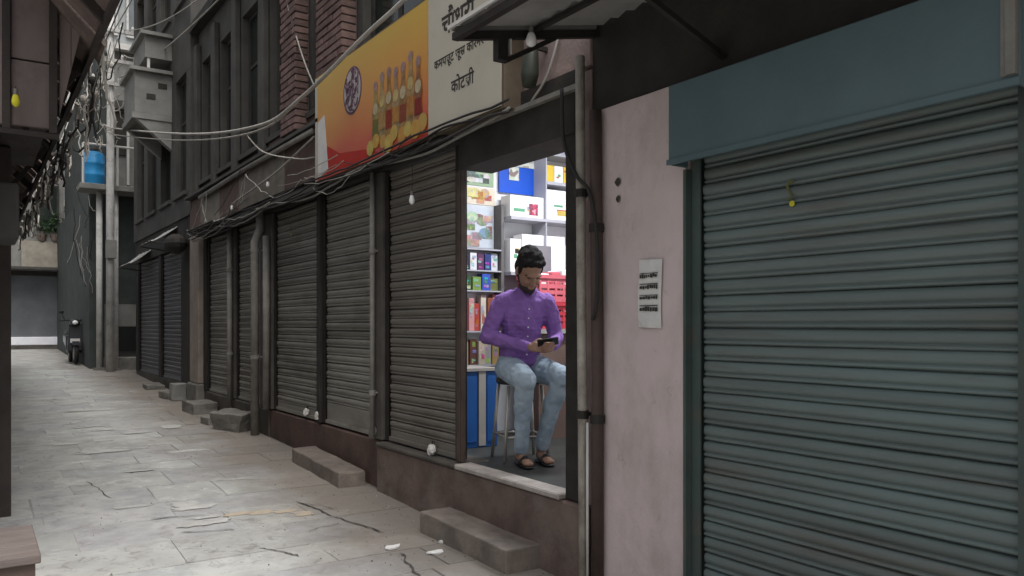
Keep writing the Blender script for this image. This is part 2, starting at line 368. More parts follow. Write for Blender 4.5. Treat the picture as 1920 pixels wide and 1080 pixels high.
for nm, x, yy, a, lb in (('paper_scrap', 2.23, 4.68, .4, 'crumpled white paper scrap lying beside a crack in the paving'), ('paper_scrap', 2.42, 4.45, 1.1, 'white paper scrap on the paving by the long stone step'), ('paper_scrap', 2.55, 4.62, 2.0, 'tiny torn paper scrap touching the street side of the long stone step')):
    mb = MB(); k = .055 if 'tiny' not in lb else .03; n = 7
    ctr = (x, yy, gz(yy)+.022); ring = []
    for i in range(n):
        t = a+2*math.pi*i/n; rr = k*random.uniform(.6, 1.2); ring.append((x+rr*math.cos(t), yy+.7*rr*math.sin(t), gz(yy)+.007+random.uniform(0, .012)))
    b = len(mb.v); mb.v += [ctr]+ring+[(p[0], p[1], gz(p[1])+.004) for p in ring]
    for i in range(n):
        mb.face([0, 1+i, 1+(i+1) % n]); mb.face([1+i, 1+n+i, 1+n+(i+1) % n, 1+(i+1) % n])
    mb.build(nm, m_paper, label=lb, cat='litter')

# ================================================================== SHUTTER
def slat_mesh(y0, y1, x, z, pitch, bulge, seg=12, dent=.0026):
    prof = [(.010, 0), (-.10*bulge, .045), (-.75*bulge, .10), (-.80*bulge, .19), (-.35*bulge, .26), (.002, .305), (-.30*bulge, .345), (-.85*bulge, .42), (-1.05*bulge, .60), (-1.0*bulge, .78), (-.55*bulge, .91), (.0, .965), (.010, 1.0)]
    mb = MB(); n = len(prof)
    for i in range(seg+1):
        yy = y0+(y1-y0)*i/seg; dx = random.uniform(-dent, dent)
        for a, b in prof: mb.v.append((x+a+dx, yy, z+b*pitch))
    for i in range(seg):
        for k in range(n-1): mb.face([i*n+k, (i+1)*n+k, (i+1)*n+k+1, i*n+k+1])
    return mb
def shutter(parent, y0, y1, z0, z1, x, mat, rail, label=None, pitch=.0765, single=True, bar=.09):
    s = MB().box(x-.012, x+.03, y0+.012, y1-.012, z0, z0+bar).box(x-.030, x-.012, y0+.012, y1-.012, z0, z0+.035).box(x+.016, x+.0195, y0+.004, y1-.004, z0+bar, z1).build('rolling_shutter', mat, parent, bevel=.004)
    if label: s['label'] = label
    n = int((z1-z0-bar)/pitch); pt = (z1-z0-bar)/n
    if single:
        kinds = []
        for k in range(3):
            kinds.append(slat_mesh(y0+.006, y1-.006, x, z0+bar, pt, .013).build('slat', mat, s, smooth=True))
        for k in range(1, n):
            src = kinds[k % 3]
            if k < 3: src.location.z += k*pt; WL[src].z += k*pt; src.location.x += random.uniform(-.002, .002)
            else:
                c = clone(src, (random.uniform(-.0035, .0035), 0, (k-k % 3)*pt+random.uniform(-.002, .002))); c.rotation_euler.x = random.uniform(-.0025, .0025); c.rotation_euler.z = random.uniform(-.002, .002)
    else:
        mb = MB()
        for k in range(n):
            a = slat_mesh(y0+.006, y1-.006, x, z0+bar+k*pt, pt, .016, seg=3); b = len(mb.v); mb.v += a.v
            for f in a.f: mb.face([b+i for i in f])
        tag(mb.build('slats', mat, s, smooth=True), kind='stuff')
    for a, b in ((y0-.05, y0+.004), (y1-.004, y1+.05)):
        MB().box(x-.035, x-.026, a, b, z0, z1).box(x+.02, x+.03, a, b, z0, z1).box(x-.028, x+.022, a if a < y0-.01 else b-.008, a+.008 if a < y0-.01 else b, z0, z1).build('guide_rail', rail, s)
    return s

# ================================================================== PINK SHOP BUILDING (near right)
pb = thing('shop_building', (2.95, 1.6, 0), 'pink plastered shop with a wide teal rolling shutter under a tin canopy', 'building')
mb = MB(); nY, nZ = 14, 40                     # slightly uneven plaster face
for i in range(nY+1):
    for k in range(nZ+1):
        yy = 2.735+(3.445-2.735)*i/nY; zz = -.05+2.80*k/nZ
        dx = .006*noise.noise((yy*4, zz*3, 2.2))+.003*noise.noise((yy*13, zz*11, 5.1))
        mb.v.append((2.85+dx, yy, zz))
for i in range(nY):
    for k in range(nZ): a = i*(nZ+1)+k; mb.face([a, a+1, a+nZ+2, a+nZ+1])
mb.box(2.862, 3.12, 2.737, 3.443, -.05, 2.74)
mb.build('pink_wall', m_pink, pb, smooth=False)
box('pillar', m_pink, pb, 2.85, 3.12, .86, 1.195, -.05, 2.74, bevel=.008)
box('dark_header', m_dark, pb, 2.862, 3.12, -1.2, 3.443, 2.742, 3.30)
box('upper_wall', m_grey_wall, pb, 2.90, 3.2, -1.2, 3.443, 3.302, 5.2)
box('back_wall', m_dark, pb, 3.13, 3.6, -1.2, 3.443, -.05, 3.30)
box('side_wall', m_pink2, pb, 2.85, 3.12, -1.2, .855, -.05, 2.74)
ts = shutter(pb, 1.262, 2.672, .085, 2.40, 2.915, m_teal, m_teal_rail, 'wide teal green shutter streaked with rust')
hd = MB().box(2.722, 2.735, 1.19, 2.722, 2.325, 2.700).box(2.737, 2.845, 1.19, 2.722, 2.690, 2.702).box(2.737, 2.846, 1.19, 1.202, 2.325, 2.688).box(2.737, 2.846, 2.71, 2.722, 2.325, 2.688).build('shutter_hood', m_hood, pb, bevel=.004)
MB().box(2.712, 2.7205, 1.188, 2.724, 2.325, 2.349).build('hood_lip', m_hood, hd)
MB().box(2.714, 2.7215, 1.195, 1.245, 2.36, 2.72).box(2.70, 2.7135, 1.195, 1.225, 2.36, 2.72).build('hood_bracket', m_grpipe, hd)
box('door_jamb', m_teal_rail, pb, 2.842, 2.90, 2.7245, 2.742, .0, 2.32)
for z, r in ((2.335, .016), (2.243, .013)):    # old fixing holes in the plaster
    mb = MB(); n = 9
    for k, (rr, xx) in enumerate(((1.5, 2.846), (1.0, 2.8435), (.6, 2.852))):
        for i in range(n):
            t = 2*math.pi*i/n; q = rr*r*random.uniform(.8, 1.25); mb.v.append((xx-.002, 3.215+q*math.cos(t), z+q*math.sin(t)))
    for k in range(2):
        for i in range(n): mb.face([k*n+i, k*n+(i+1) % n, (k+1)*n+(i+1) % n, (k+1)*n+i])
    mb.face([2*n+i for i in range(n)]); mb.build('fixing_hole', m_crack, pb)
# canopy
can = thing('tin_canopy', (2.4, 1.5, 2.97), 'lean-to tin canopy on a dark iron frame above the pink shop wall', 'canopy')
cz = lambda x: 2.985+(x-1.96)*.215
yy = -1.0; k = 0
while yy < 3.41:
    y1 = min(yy+.74, 3.43); mb = MB(); n = 12; t = .004 if k % 2 else 0
    for i in range(n+1):
        v = yy+(y1-yy)*i/n; zz = .010*math.cos(2*math.pi*i/2)
        for x in (1.95, 2.40, 2.86): mb.v.append((x, v, cz(x)+.045+zz+t))
    for i in range(n):
        for j in range(2): a = i*3+j; mb.face([a, a+1, a+4, a+3])
    o = mb.build('tin_sheet', m_tin, can); sm = o.modifiers.new('thickness', 'SOLIDIFY'); sm.thickness = .003
    yy += .735; k += 1
MB().bar((1.965, -1, cz(1.965)), (1.965, 3.42, cz(1.965)), .035, .035).build('front_beam', m_iron, can)
MB().box(1.930, 1.944, -1, 3.435, cz(1.94)+.040, cz(1.94)+.058).build('front_edge_strip', m_white_pipe, can)
for yv in (3.40, 2.55, 1.7, .8): MB().bar((1.985, yv, cz(1.985)), (2.86, yv, cz(2.86)), .035, .04).build('rafter', m_iron, can)
MB().bar((2.42, -1, cz(2.42)+.02), (2.42, 3.38, cz(2.42)+.02), .03, .02).build('batten', m_iron, can)
MB().bar((2.22, 3.40, cz(2.22)-.02), (2.22, 3.40, cz(2.22)-.13), .05, .06).build('bracket_post', m_iron, can)
MB().bar((2.245, 3.40, cz(2.22)-.125), (2.56, 3.40, cz(2.56)-.02), .025, .025).build('brace', m_iron, can)
MB().bar((2.86, 2.5, 2.80), (2.30, 2.55, cz(2.3)-.02), .025, .025).build('strut', m_iron, can)
MB().bar((2.272, 3.395, cz(2.22)-.09), (2.272, 3.395, cz(2.27)-.021), .02, .012).build('white_strip', m_white_pipe, can)

def bulb(x, y, z, drop, label, r=.022, cord=m_cable_d, warm=None):
    t = thing('hanging_bulb', (x, y, z-drop), label, 'light bulb')
    MB().tube([(x, y, z), (x+.004, y, z-drop*.5), (x, y, z-drop+.06)], .0035, 5).build('cord', cord, t)
    MB().tube([(x, y, z-drop+.062), (x, y, z-drop+.028)], .013, 10).build('socket', m_cap, t)
    MB().tube([(x, y, z-drop+.03), (x, y, z-drop+.015), (x, y, z-drop-.01), (x, y, z-drop-.03), (x, y, z-drop-.04)], [r*.55, r*.75, r, r*.8, r*.25], 12).build('glass', m_bulb, t, smooth=True)
    return t
bulb(2.36, 3.33, cz(2.36)-.0, .04, 'white glass bulb under the tin canopy', r=.03)

# notice
nt_ = thing('paper_notice', (2.84, 2.965, 1.55), 'white paper notice with four dark lines pasted on the pink wall', 'notice')
mb = MB()
for i in range(5):
    for k in range(9):
        yv = 2.885+.165*i/4; zv = 1.555+.345*k/8
        mb.v.append((2.8375+.0035*math.sin(i*1.9+k*.9)*(.3+.7*(k in (0, 8))), yv+.004*math.sin(k*.7), zv+.006*(i/4)))
for i in range(4):
    for k in range(8): a = i*9+k; mb.face([a, a+1, a+10, a+9])
pn = mb.build('paper_sheet', m_paper, nt_); pn.modifiers.new('t', 'SOLIDIFY').thickness = .0008
for li, (zc, n, hgt) in enumerate(((1.822, 7, .022), (1.766, 6, .026), (1.712, 7, .020), (1.655, 5, .028))):
    mb = MB(); yv = 3.035; sgn = 0
    mb.box(2.8305, 2.832, 2.905, 3.035, zc+hgt*.45, zc+hgt*.62)
    while yv > 2.915:
        wd = random.uniform(.008, .018); mb.box(2.8305, 2.832, yv-wd, yv, zc-hgt*random.uniform(.3, .6), zc+hgt*random.uniform(.1, .44)); yv -= wd+random.uniform(.002, .006)
    mb.build('text_line', m_ink, nt_)

# ================================================================== ROW BUILDING
rb = thing('shop_row', (3.0, 8.2, .25), 'old dark shop row with closed grey shutters and brick pillars above', 'building')
X = 2.85
box('plinth', m_plinth, rb, 2.805, 2.931, 3.452, 6.20, -.1, .562, bevel=.012)
box('plinth', m_plinth2, rb, 2.862, 3.1, 6.202, 9.30, .0, .590, bevel=.012)
box('plinth', m_pier, rb, 2.850, 3.1, 9.302, 13.10, .1, .600, bevel=.012)
MB().box(2.787, 2.93, 3.665, 4.868, .564, .600).build('threshold_slab', m_thresh, rb, bevel=.008)
MB().box(2.790, 3.10, 4.887, 6.19, .564, .594).build('threshold_slab', m_pier, rb, bevel=.008)
# piers, posts
box('door_post', m_iron, rb, 2.835, 2.93, 3.53, 3.66, .57, 2.70, bevel=.004)
box('end_pier', m_pink2, rb, 2.86, 3.1, 3.452, 3.528, .566, 3.0)
MB().box(2.848, 2.888, 4.872, 4.94, .604, 2.66).box(2.838, 2.8465, 4.876, 4.892, .604, 2.66).build('door_post', m_brownpost, rb, bevel=.003)
for a, b, m in ((6.175, 6.375, m_pier), (7.63, 7.722, m_dark), (9.17, 9.61, m_pier), (10.75, 10.90, m_pier), (12.29, 12.458, m_dark)):
    box('pier', m, rb, 2.842, 3.1, a, b, .604, 2.86, bevel=.006)
box('pillar', m_pillar, rb, 2.770, 3.1, 12.462, 13.02, .70, 2.93, bevel=.012)
box('pillar_base', m_stone2, rb, 2.735, 3.1, 12.43, 13.06, .30, .698, bevel=.02)
# lintels
box('lintel', m_dark, rb, 2.826, 3.1, 4.872, 13.1, 2.864, 3.02)
box('door_lintel', m_dark, rb, 2.826, 3.1, 3.562, 4.868, 2.664, 3.02)
box('end_lintel', m_pink2, rb, 2.85, 3.1, 3.452, 4.4, 3.022, 3.52)
MB().bar((2.80, 3.46, 2.905), (2.80, 4.9, 2.905), .035, .028).build('angle_bar', m_grpipe, rb)
MB().prism([(2.825, 4.9, 3.00), (2.70, 4.9, 2.865), (2.715, 4.9, 2.85), (2.825, 4.9, 2.96)], (0, 7.4, 0)).build('drip_board', m_dark, rb)
S = [(4.94, 6.165, m_shut2, 'brown grey shutter next to the open shop doorway'), (6.39, 7.615, m_shut, None), (7.735, 9.155, m_shut, None), (9.625, 10.735, m_shut, None), (10.915, 12.275, m_shut, None)]
for a, b, m, lb in S:
    shutter(rb, a+.045, b-.045, .612, 2.855, 2.905, m, m_iron, lb, bar=.20 if a == 6.39 else .09)
box('inner_core', m_dark, rb, 3.102, 5.4, 6.26, 13.1, -.1, 3.6)
# shop room
box('shop_floor', m_floor, rb, 2.932, 5.4, 3.665, 6.158, .50, .585)
box('end_wall', m_wallin, rb, 2.962, 5.4, 6.16, 6.255, .60, 3.6)
box('near_wall', m_wallin, rb, 3.102, 5.4, 3.38, 3.458, .50, 3.6)
box('rear_wall', m_wallin, rb, 5.402, 5.5, 3.38, 6.255, .50, 3.6)
box('shop_ceiling', m_wallin, rb, 3.102, 5.4, 3.46, 6.158, 3.50, 3.598)
# fascia band and cornice
for a, b, m in ((7.45, 8.55, m_board_brown), (8.56, 10.35, m_board_beige), (10.36, 11.3, m_board_brown), (11.31, 12.4, m_board_beige), (12.41, 13.1, m_board_brown), (4.402, 7.44, m_board_brown)):
    box('fascia_board', m, rb, 2.79 if b > 7.45 else 2.852, 3.1, a, b, 3.024, 3.48, bevel=.005)
MB().prism([(2.70, 3.9, 3.50), (2.70, 3.9, 3.535), (2.90, 3.9, 3.58), (2.90, 3.9, 3.50)], (0, 9.2, 0)).build('cornice', m_grey_wall, rb)
MB().tube([(2.735, 7.5, 3.46), (2.735, 9.8, 3.47), (2.735, 12.2, 3.43)], .028, 8).build('cornice_pipe', m_grpipe, rb, smooth=True)
# upper storey: piers between openings
def storey(parent, ylist, y0, y1, z0, zs, zt, z1, x0, mat, frame=m_wframe, pane=m_pane, depth=.16, x1=None):
    """wall between z0..z1 with window openings zs..zt at ylist"""
    x1 = x1 or x0+.3
    mb = MB().box(x0, x1, y0, y1, z0, zs).box(x0, x1, y0, y1, zt, z1)
    e = y0
    for a, b in ylist:
        if a-e > .01: mb.box(x0+.002, x1-.002, e, a, zs, zt)
        e = b
    if y1-e > .01: mb.box(x0+.002, x1-.002, e, y1, zs, zt)
    mb.build('upper_wall', mat, parent)
    for a, b in ylist:
        xf = x0+depth*.5
        f = MB().box(xf, xf+.05, a, a+.05, zs, zt).box(xf, xf+.05, b-.05, b, zs, zt).box(xf, xf+.05, a+.05, b-.05, zt-.05, zt).box(xf, xf+.05, a+.05, b-.05, zs, zs+.05).box(xf+.005, xf+.045, (a+b)/2-.025, (a+b)/2+.025, zs+.05, zt-.05).box(xf+.008, xf+.042, a+.05, b-.05, zs+(zt-zs)*.62, zs+(zt-zs)*.62+.04).build('window', frame, parent)
        box('pane', pane, f, xf+.02, xf+.028, a+.04, (a+b)/2-.02, zs+.04, zt-.04)
        box('pane', pane, f, xf+.02, xf+.028, (a+b)/2+.02, b-.04, zs+.04, zt-.04)
        MB().box(x0-.05, x0-.002, a-.06, b+.06, zs-.06, zs).build('sill', mat, f)
    return
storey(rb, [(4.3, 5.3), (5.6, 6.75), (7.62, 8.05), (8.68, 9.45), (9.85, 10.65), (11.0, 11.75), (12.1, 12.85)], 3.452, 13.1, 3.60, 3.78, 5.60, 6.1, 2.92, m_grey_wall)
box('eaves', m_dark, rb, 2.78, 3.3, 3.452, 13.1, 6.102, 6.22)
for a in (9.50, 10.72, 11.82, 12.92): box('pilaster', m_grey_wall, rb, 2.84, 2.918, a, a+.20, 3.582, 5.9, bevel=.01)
box('wall_board', m_board_brown, rb, 2.895, 2.918, 7.66, 9.45, 3.582, 3.77)
# brick pillars: every brick a piece
def brick_pillar(y0, y1, z0, z1):
    core = box('brick_pillar', m_mortar, rb, 2.775, 2.916, y0+.012, y1-.012, z0, z1)
    bh, bl = .072, .235; src = {}
    z = z0+.004; r = 0
    while z+bh < z1:
        yv = y0+(0 if r % 2 else -bl/2)
        while yv < y1-.02:
            a, b = max(yv, y0), min(yv+bl-.012, y1)
            if b-a > .04:
                key = round(b-a, 3)
                if key not in src:
                    src[key] = box('brick', m_brick, core, 2.758, 2.90, a, b, z, z+bh-.013, bevel=.004); src[(key, 'p')] = (a, z)
                else:
                    pa, pz = src[(key, 'p')]; c = clone(src[key], (random.uniform(-.006, .006), a-pa, z-pz)); c.rotation_euler.x = random.uniform(-.02, .02)
            yv += bl
        z += bh; r += 1
    box('pillar_cap', m_grey_wall, rb, 2.75, 2.916, y0-.03, y1+.03, z1+.002, z1+.10, bevel=.01)
brick_pillar(6.86, 7.50, 3.60, 5.3)
brick_pillar(8.12, 8.60, 3.60, 5.3)

# pipes on the row
def pipe(name, pts, r, mat, label, n=12, brackets=(), bm=m_grpipe):
    lo = min(pts, key=lambda p: p[2]); t = thing(name, lo, label, 'pipe')
    MB().tube(pts, r, n).build('pipe', mat, t, smooth=True)
    for z in brackets:
        for i in range(len(pts)-1):
            a, b = Vector(pts[i]), Vector(pts[i+1])
            if min(a.z, b.z) <= z <= max(a.z, b.z):
                c = a.lerp(b, (z-a.z)/(b.z-a.z)); MB().tube([(c.x, c.y, z-.022), (c.x, c.y, z+.022)], r+.008, n).box(c.x+r*.5, 2.858, c.y-.02, c.y+.02, z-.008, z+.008).build('clamp', bm, t); break
    return t
pipe('drainpipe', [(2.785, 3.43, .10), (2.785, 3.44, 1.1), (2.787, 3.455, 2.0), (2.787, 3.465, 3.06)], .027, m_pale, 'pale peeling drainpipe beside the open doorway', brackets=(1.08, 2.3), bm=m_iron)
pipe('conduit_pipe', [(2.775, 3.385, .10), (2.775, 3.385, 1.04)], .008, m_white_pipe, 'thin white conduit running down beside the peeling drainpipe', n=8)
pipe('wall_pipe', [(2.812, 3.345, .1), (2.812, 3.345, 1.4), (2.81, 3.352, 2.2), (2.81, 3.36, 2.74)], .034, m_brpipe, 'brown rusted pipe along the edge of the pink wall', brackets=(1.06, 2.1), bm=m_iron)
pipe('drainpipe', [(2.80, 6.275, .62), (2.80, 6.275, 2.86)], .022, m_grpipe, 'pale grey pipe between two shutters above the short stone step', brackets=(1.0, 2.2))
pipe('drainpipe', [(2.74, 9.47, .285), (2.74, 9.47, 2.55), (2.80, 9.47, 2.7), (2.80, 9.47, 2.95)], .05, m_grpipe, 'thick pale downpipe reaching the paving beside the tapered stone block', brackets=(1.2, 2.45))
pipe('post', [(2.80, 9.23, .605), (2.80, 9.23, 2.60)], .04, m_grpipe, 'short grey post standing beside the thick downpipe')
pipe('drainpipe', [(2.80, 10.82, .35), (2.80, 10.82, 2.86)], .034, m_grpipe, 'grey pipe between the two shutters next to the buff pillar', brackets=(1.2, 2.3))

# padlocks wrapped in cloth
def padlock(x, y, z, label, r=.035, mat=m_cloth_w):
    t = thing('padlock', (x, y, z-r), label, 'padlock', None)
    mb = MB().ball((x, y, z), (r*.7, r, r*1.05), 10, 7)
    mb.v = [tuple(Vector(v)+Vector((1, 1, 1))*noise.noise(Vector(v)*45)*r*.35) for v in mb.v]
    mb.build('cloth_wrap', mat, t)
    MB().tube([(x+.01, y-.014, z+r*.6), (x+.012, y-.014, z+r*1.5), (x+.012, y+.014, z+r*1.5), (x+.01, y+.014, z+r*.6)], .005, 6).build('shackle', m_iron, t)
    return t
padlock(2.845, 5.30, .64, 'white cloth wrapped padlock on the shutter beside the open doorway', r=.042)
padlock(2.852, 7.70, .67, 'white wrapped padlock at the post between two shutters over the short step', r=.045)
padlock(2.855, 8.05, .67, 'pale wrapped padlock on a shutter above the dark red plinth', r=.042)
padlock(2.835, 6.33, .66, 'grey cloth bundle tied on a lock at the pipe foot', r=.055, mat=m_stone2)

# ------------------------------------------------------------------ sign board
sg = thing('signboard', (2.75, 5.75, 2.90), 'long painted shop signboard, orange drink advert beside an off-white name panel', 'signboard')
MB().box(2.705, 2.848, 4.10, 7.38, 2.905, 3.93).build('sign_case', m_signedge, sg, bevel=.004)
def sign_print():
    m = bpy.data.materials.new('orange_print'); m.use_nodes = True; n = m.node_tree.nodes; l = m.node_tree.links; p = n['Principled BSDF']
    g_ = n.new('ShaderNodeNewGeometry'); sp = n.new('ShaderNodeSeparateXYZ'); l.new(g_.outputs['Position'], sp.inputs[0])
    nz = n.new('ShaderNodeTexNoise'); nz.inputs['Scale'].default_value = 2.2; nz.inputs['Detail'].default_value = 4; l.new(g_.outputs['Position'], nz.inputs['Vector'])
    a = n.new('ShaderNodeMath'); a.operation = 'MULTIPLY_ADD'; a.inputs[1].default_value = .35; l.new(nz.outputs[0], a.inputs[0]); l.new(sp.outputs['Z'], a.inputs[2])
    mr = n.new('ShaderNodeMapRange'); mr.inputs[1].default_value = 3.08; mr.inputs[2].default_value = 4.12; l.new(a.outputs[0], mr.inputs[0])
    cr = n.new('ShaderNodeValToRGB'); e = cr.color_ramp.elements
    e[0].color = (.42, .035, .02, 1); e[0].position = .0; e[1].color = (.52, .33, .03, 1); e[1].position = 1
    for q, c in ((.22, (.48, .085, .03, 1)), (.38, (.50, .17, .03, 1)), (.68, (.52, .25, .025, 1))): k = e.new(q); k.color = c
    l.new(mr.outputs[0], cr.inputs[0]); l.new(cr.outputs[0], p.inputs['Base Color']); p.inputs['Roughness'].default_value = .5
    return m
m_or = sign_print()
pnl = box('advert_panel', m_or, sg, 2.699, 2.7035, 5.085, 7.30, 2.925, 3.91)
box('name_panel', m_sign_white, sg, 2.699, 2.7035, 4.13, 5.080, 2.925, 3.91)
box('end_strip', m_sign_white, sg, 2.700, 2.7035, 7.305, 7.365, 2.925, 3.91)
MB().prism([(2.6975, 7.29, 2.95), (2.6975, 7.29, 3.48), (2.6975, 7.12, 3.52), (2.6975, 7.06, 3.20), (2.6975, 7.02, 3.00)], (.001, 0, 0)).build('pale_figure', m_paper, pnl)
MB().prism([(2.6977, 7.07, 2.95), (2.6977, 7.05, 3.22), (2.6977, 6.75, 3.10), (2.6977, 6.1, 3.02), (2.6977, 5.9, 2.95)], (.0008, 0, 0)).build('red_swoosh', M('sign_red', (.42, .03, .02), bump=0), pnl)
def ell(cy, cz_, ry, rz, x, n=28): return [(x, cy+ry*math.cos(2*math.pi*i/n), cz_+rz*math.sin(2*math.pi*i/n)) for i in range(n)]
m_purple = M('emblem_violet', (.13, .075, .11), bump=0); m_emw = M('emblem_white', (.46, .42, .40), (.36, .32, .32), bump=0)
em = MB().prism(ell(6.46, 3.585, .20, .205, 2.697), (.0015, 0, 0)).build('oval_emblem', m_purple, pnl)
MB().prism(ell(6.46, 3.585, .178, .183, 2.6958), (.001, 0, 0)).build('emblem_field', m_emw, em)
mb = MB()
for k in range(22):
    cy, cz_ = 6.46+random.uniform(-.11, .11), 3.585+random.uniform(-.13, .13); a = random.uniform(0, 6)
    mb.tube([(2.6952, cy+.045*math.cos(a+t)*(1-t*.1), cz_+.05*math.sin(a+t)) for t in (0, .7, 1.4, 2.1, 2.8)], .009, 5)
mb.build('emblem_scroll', m_purple, em)
bc = [((.50, .40, .14), (.16, .20, .04)), ((.52, .44, .2), (.42, .30, .1)), ((.5, .38, .12), (.36, .05, .02)), ((.5, .4, .2), (.45, .22, .05)), ((.5, .38, .2), (.42, .2, .06)), ((.48, .3, .15), (.30, .02, .02))]
for k in range(7):
    cy = 5.98-k*.125; base = 3.02+.02*(k % 2); ht = .45+.025*(k % 3); wv = .064
    prof = [(wv*.9, 0), (wv, ht*.10), (wv, ht*.30), (wv*.8, ht*.42), (wv, ht*.55), (wv*.95, ht*.68), (wv*.5, ht*.84), (wv*.42, ht)]
    pts = [(2.6962-.0002*k, cy+a, base+b) for a, b in prof]+[(2.6962-.0002*k, cy-a, base+b) for a, b in reversed(prof)]
    tone = [(.34, .27, .10), (.42, .30, .14), (.36, .20, .07), (.40, .28, .15), (.38, .22, .09), (.42, .27, .12), (.33, .15, .07)][k]
    bo = MB().prism(pts, (.0012, 0, 0)).build('bottle_print', M('bottle_tone_%d' % k, tone, tuple(c*.35 for c in tone), scale=11, bump=0), pnl)
    lt = [(.15, .15, .04), (.40, .24, .09), (.26, .04, .02), (.42, .20, .05), (.24, .06, .03), (.40, .18, .05), (.22, .025, .02)][k]
    MB().prism([(2.6942-.0002*k, cy-wv*.9, base+.09), (2.6942-.0002*k, cy-wv*.8, base+ht*.46), (2.6942-.0002*k, cy+wv*.8, base+ht*.48), (2.6942-.0002*k, cy+wv*.9, base+.09)], (.0005, 0, 0)).build('bottle_label', M('bottle_label_%d' % k, lt, tuple(c*.6 for c in lt), scale=20, bump=0), bo)
    MB().prism(ell(cy, base+ht*.66, wv*.75, .05, 2.6940-.0002*k, 10), (.0005, 0, 0)).build('bottle_shine', M('shine_%d' % k, (.48, .38, .16) if k % 2 else (.45, .40, .30), (.34, .25, .10), scale=18, bump=0), bo)
    MB().prism(ell(cy, base+ht+.030, wv*.62, .042, 2.6955-.0002*k, 10), (.0008, 0, 0)).build('bottle_cap', M('cap_%d' % k, (.33, .24, .22), (.20, .11, .10), scale=16, bump=0), bo)
for k in range(9):
    cy = 6.08-k*.115+random.uniform(-.03, .03); rr = random.uniform(.055, .09)
    MB().prism(ell(cy, 3.01+random.uniform(-.02, .05), rr, rr*.9, 2.6922-.0001*k, 12), (.0004, 0, 0)).build('fruit_print', M('fruit_tone_%d' % k, ((.48, .38, .10), (.50, .33, .07), (.46, .24, .06))[k % 3], ((.36, .26, .08), (.40, .2, .05))[k % 2], scale=15, bump=0), pnl)
def lettering(txt, size, yc, zc, x, mat, parent, tilt=0):
    cu = bpy.data.curves.new('lettering', 'FONT'); cu.body = txt; cu.size = size; cu.align_x = 'CENTER'; cu.extrude = .0006; cu.offset = .004*size/.2
    tmp = bpy.data.objects.new('lettering_tmp', cu); C.objects.link(tmp)
    dg = bpy.context.evaluated_depsgraph_get(); me = bpy.data.meshes.new_from_object(tmp.evaluated_get(dg))
    C.objects.unlink(tmp); bpy.data.objects.remove(tmp)
    me.materials.clear(); me.materials.append(mat)
    o = link('lettering', me, (x, yc, zc), parent); o.rotation_euler = (R(90), tilt, R(-90)); return o
lettering('चौधरी', .20, 4.66, 3.575, 2.698, m_ink, sg)
lettering('कमपलूट जूस कारनर', .088, 4.66, 3.37, 2.698, m_ink, sg)
lettering('कोटली', .12, 4.60, 3.15, 2.698, m_ink, sg)

# ------------------------------------------------------------------ stone steps and blocks
def block(name, cx, cy, lx, ly, hz, rot, mat, label, cat, base=None, taper=(1, 1), rough=.012, seg=(6, 6, 4)):
    mb = MB(); base = gz(cy)-.02 if base is None else base; c_, s_ = math.cos(rot), math.sin(rot); idx = {}
    sx, sy, sz = seg
    def vid(i, j, k):
        if (i, j, k) not in idx:
            z = k/sz; tx = taper[0]*z+(1-z); x = (i/sx-.5)*lx*tx; yv = (j/sy-.5)*ly*(taper[1]*z+1-z)
            zz = base+z*hz
            d = noise.noise_vector(Vector((cx+x*4, cy+yv*4, zz*4)))*rough+noise.noise_vector(Vector((cx+x*14, cy+yv*14, zz*14)))*rough*.4
            if k == 0: d.z = 0
            X_ = x*c_-yv*s_+cx+d.x; Y_ = x*s_+yv*c_+cy+d.y
            idx[(i, j, k)] = len(mb.v); mb.v.append((X_, Y_, zz+d.z+(gz(Y_)-gz(cy) if k else gz(Y_)-gz(cy))))
        return idx[(i, j, k)]
    for i in range(sx):
        for j in range(sy):
            mb.face([vid(i, j, 0), vid(i, j+1, 0), vid(i+1, j+1, 0), vid(i+1, j, 0)]); mb.face([vid(i, j, sz), vid(i+1, j, sz), vid(i+1, j+1, sz), vid(i, j+1, sz)])
        for k in range(sz):
            mb.face([vid(i, 0, k), vid(i+1, 0, k), vid(i+1, 0, k+1), vid(i, 0, k+1)]); mb.face([vid(i+1, sy, k), vid(i, sy, k), vid(i, sy, k+1), vid(i+1, sy, k+1)])
    for j in range(sy):
        for k in range(sz):
            mb.face([vid(0, j+1, k), vid(0, j, k), vid(0, j, k+1), vid(0, j+1, k+1)]); mb.face([vid(sx, j, k), vid(sx, j+1, k), vid(sx, j+1, k+1), vid(sx, j, k+1)])
    return mb.build(name, mat, bevel=.012, seg=2, label=label, cat=cat)
block('stone_step', 2.685, 4.40, .25, 1.05, .165, .02, m_stone, 'long grey stone step below the open doorway', 'step', seg=(6, 22, 4), rough=.009)
block('stone_step', 2.700, 7.08, .24, 1.32, .150, -.03, m_stone, 'shorter brown stone step in front of the dark red plinth', 'step', seg=(6, 22, 4), rough=.009)
block('stone_block', 2.66, 9.98, .30, .42, .24, .5, m_stone2, 'tapered rough stone block next to the thick downpipe', 'stone', taper=(1.25, 1.25), rough=.03)
block('stone_block', 2.52, 10.60, .20, .24, .12, .2, m_stone2, 'small low stone beside the tapered stone block', 'stone', rough=.02)
block('stone_block', 2.64, 11.75, .34, .50, .17, .1, m_stone2, 'flat oblong stone below the shutter next to the buff pillar', 'stone', rough=.025)
block('stone_block', 2.62, 13.62, .26, .36, .13, .3, m_stone2, 'dark stone on the paving just past the buff pillar', 'stone', rough=.02)
block('stone_block', 2.63, 15.2, .30, .50, .10, 0, m_stone2, 'low kerb stone in front of the slate grey shutters', 'stone', rough=.02)
block('stone_block', 2.66, 13.30, .22, .22, .26, 0, m_lgrey, 'pale upright stone leaning by the foot of the buff pillar', 'stone', base=gz(13.3)+.0, rough=.02)

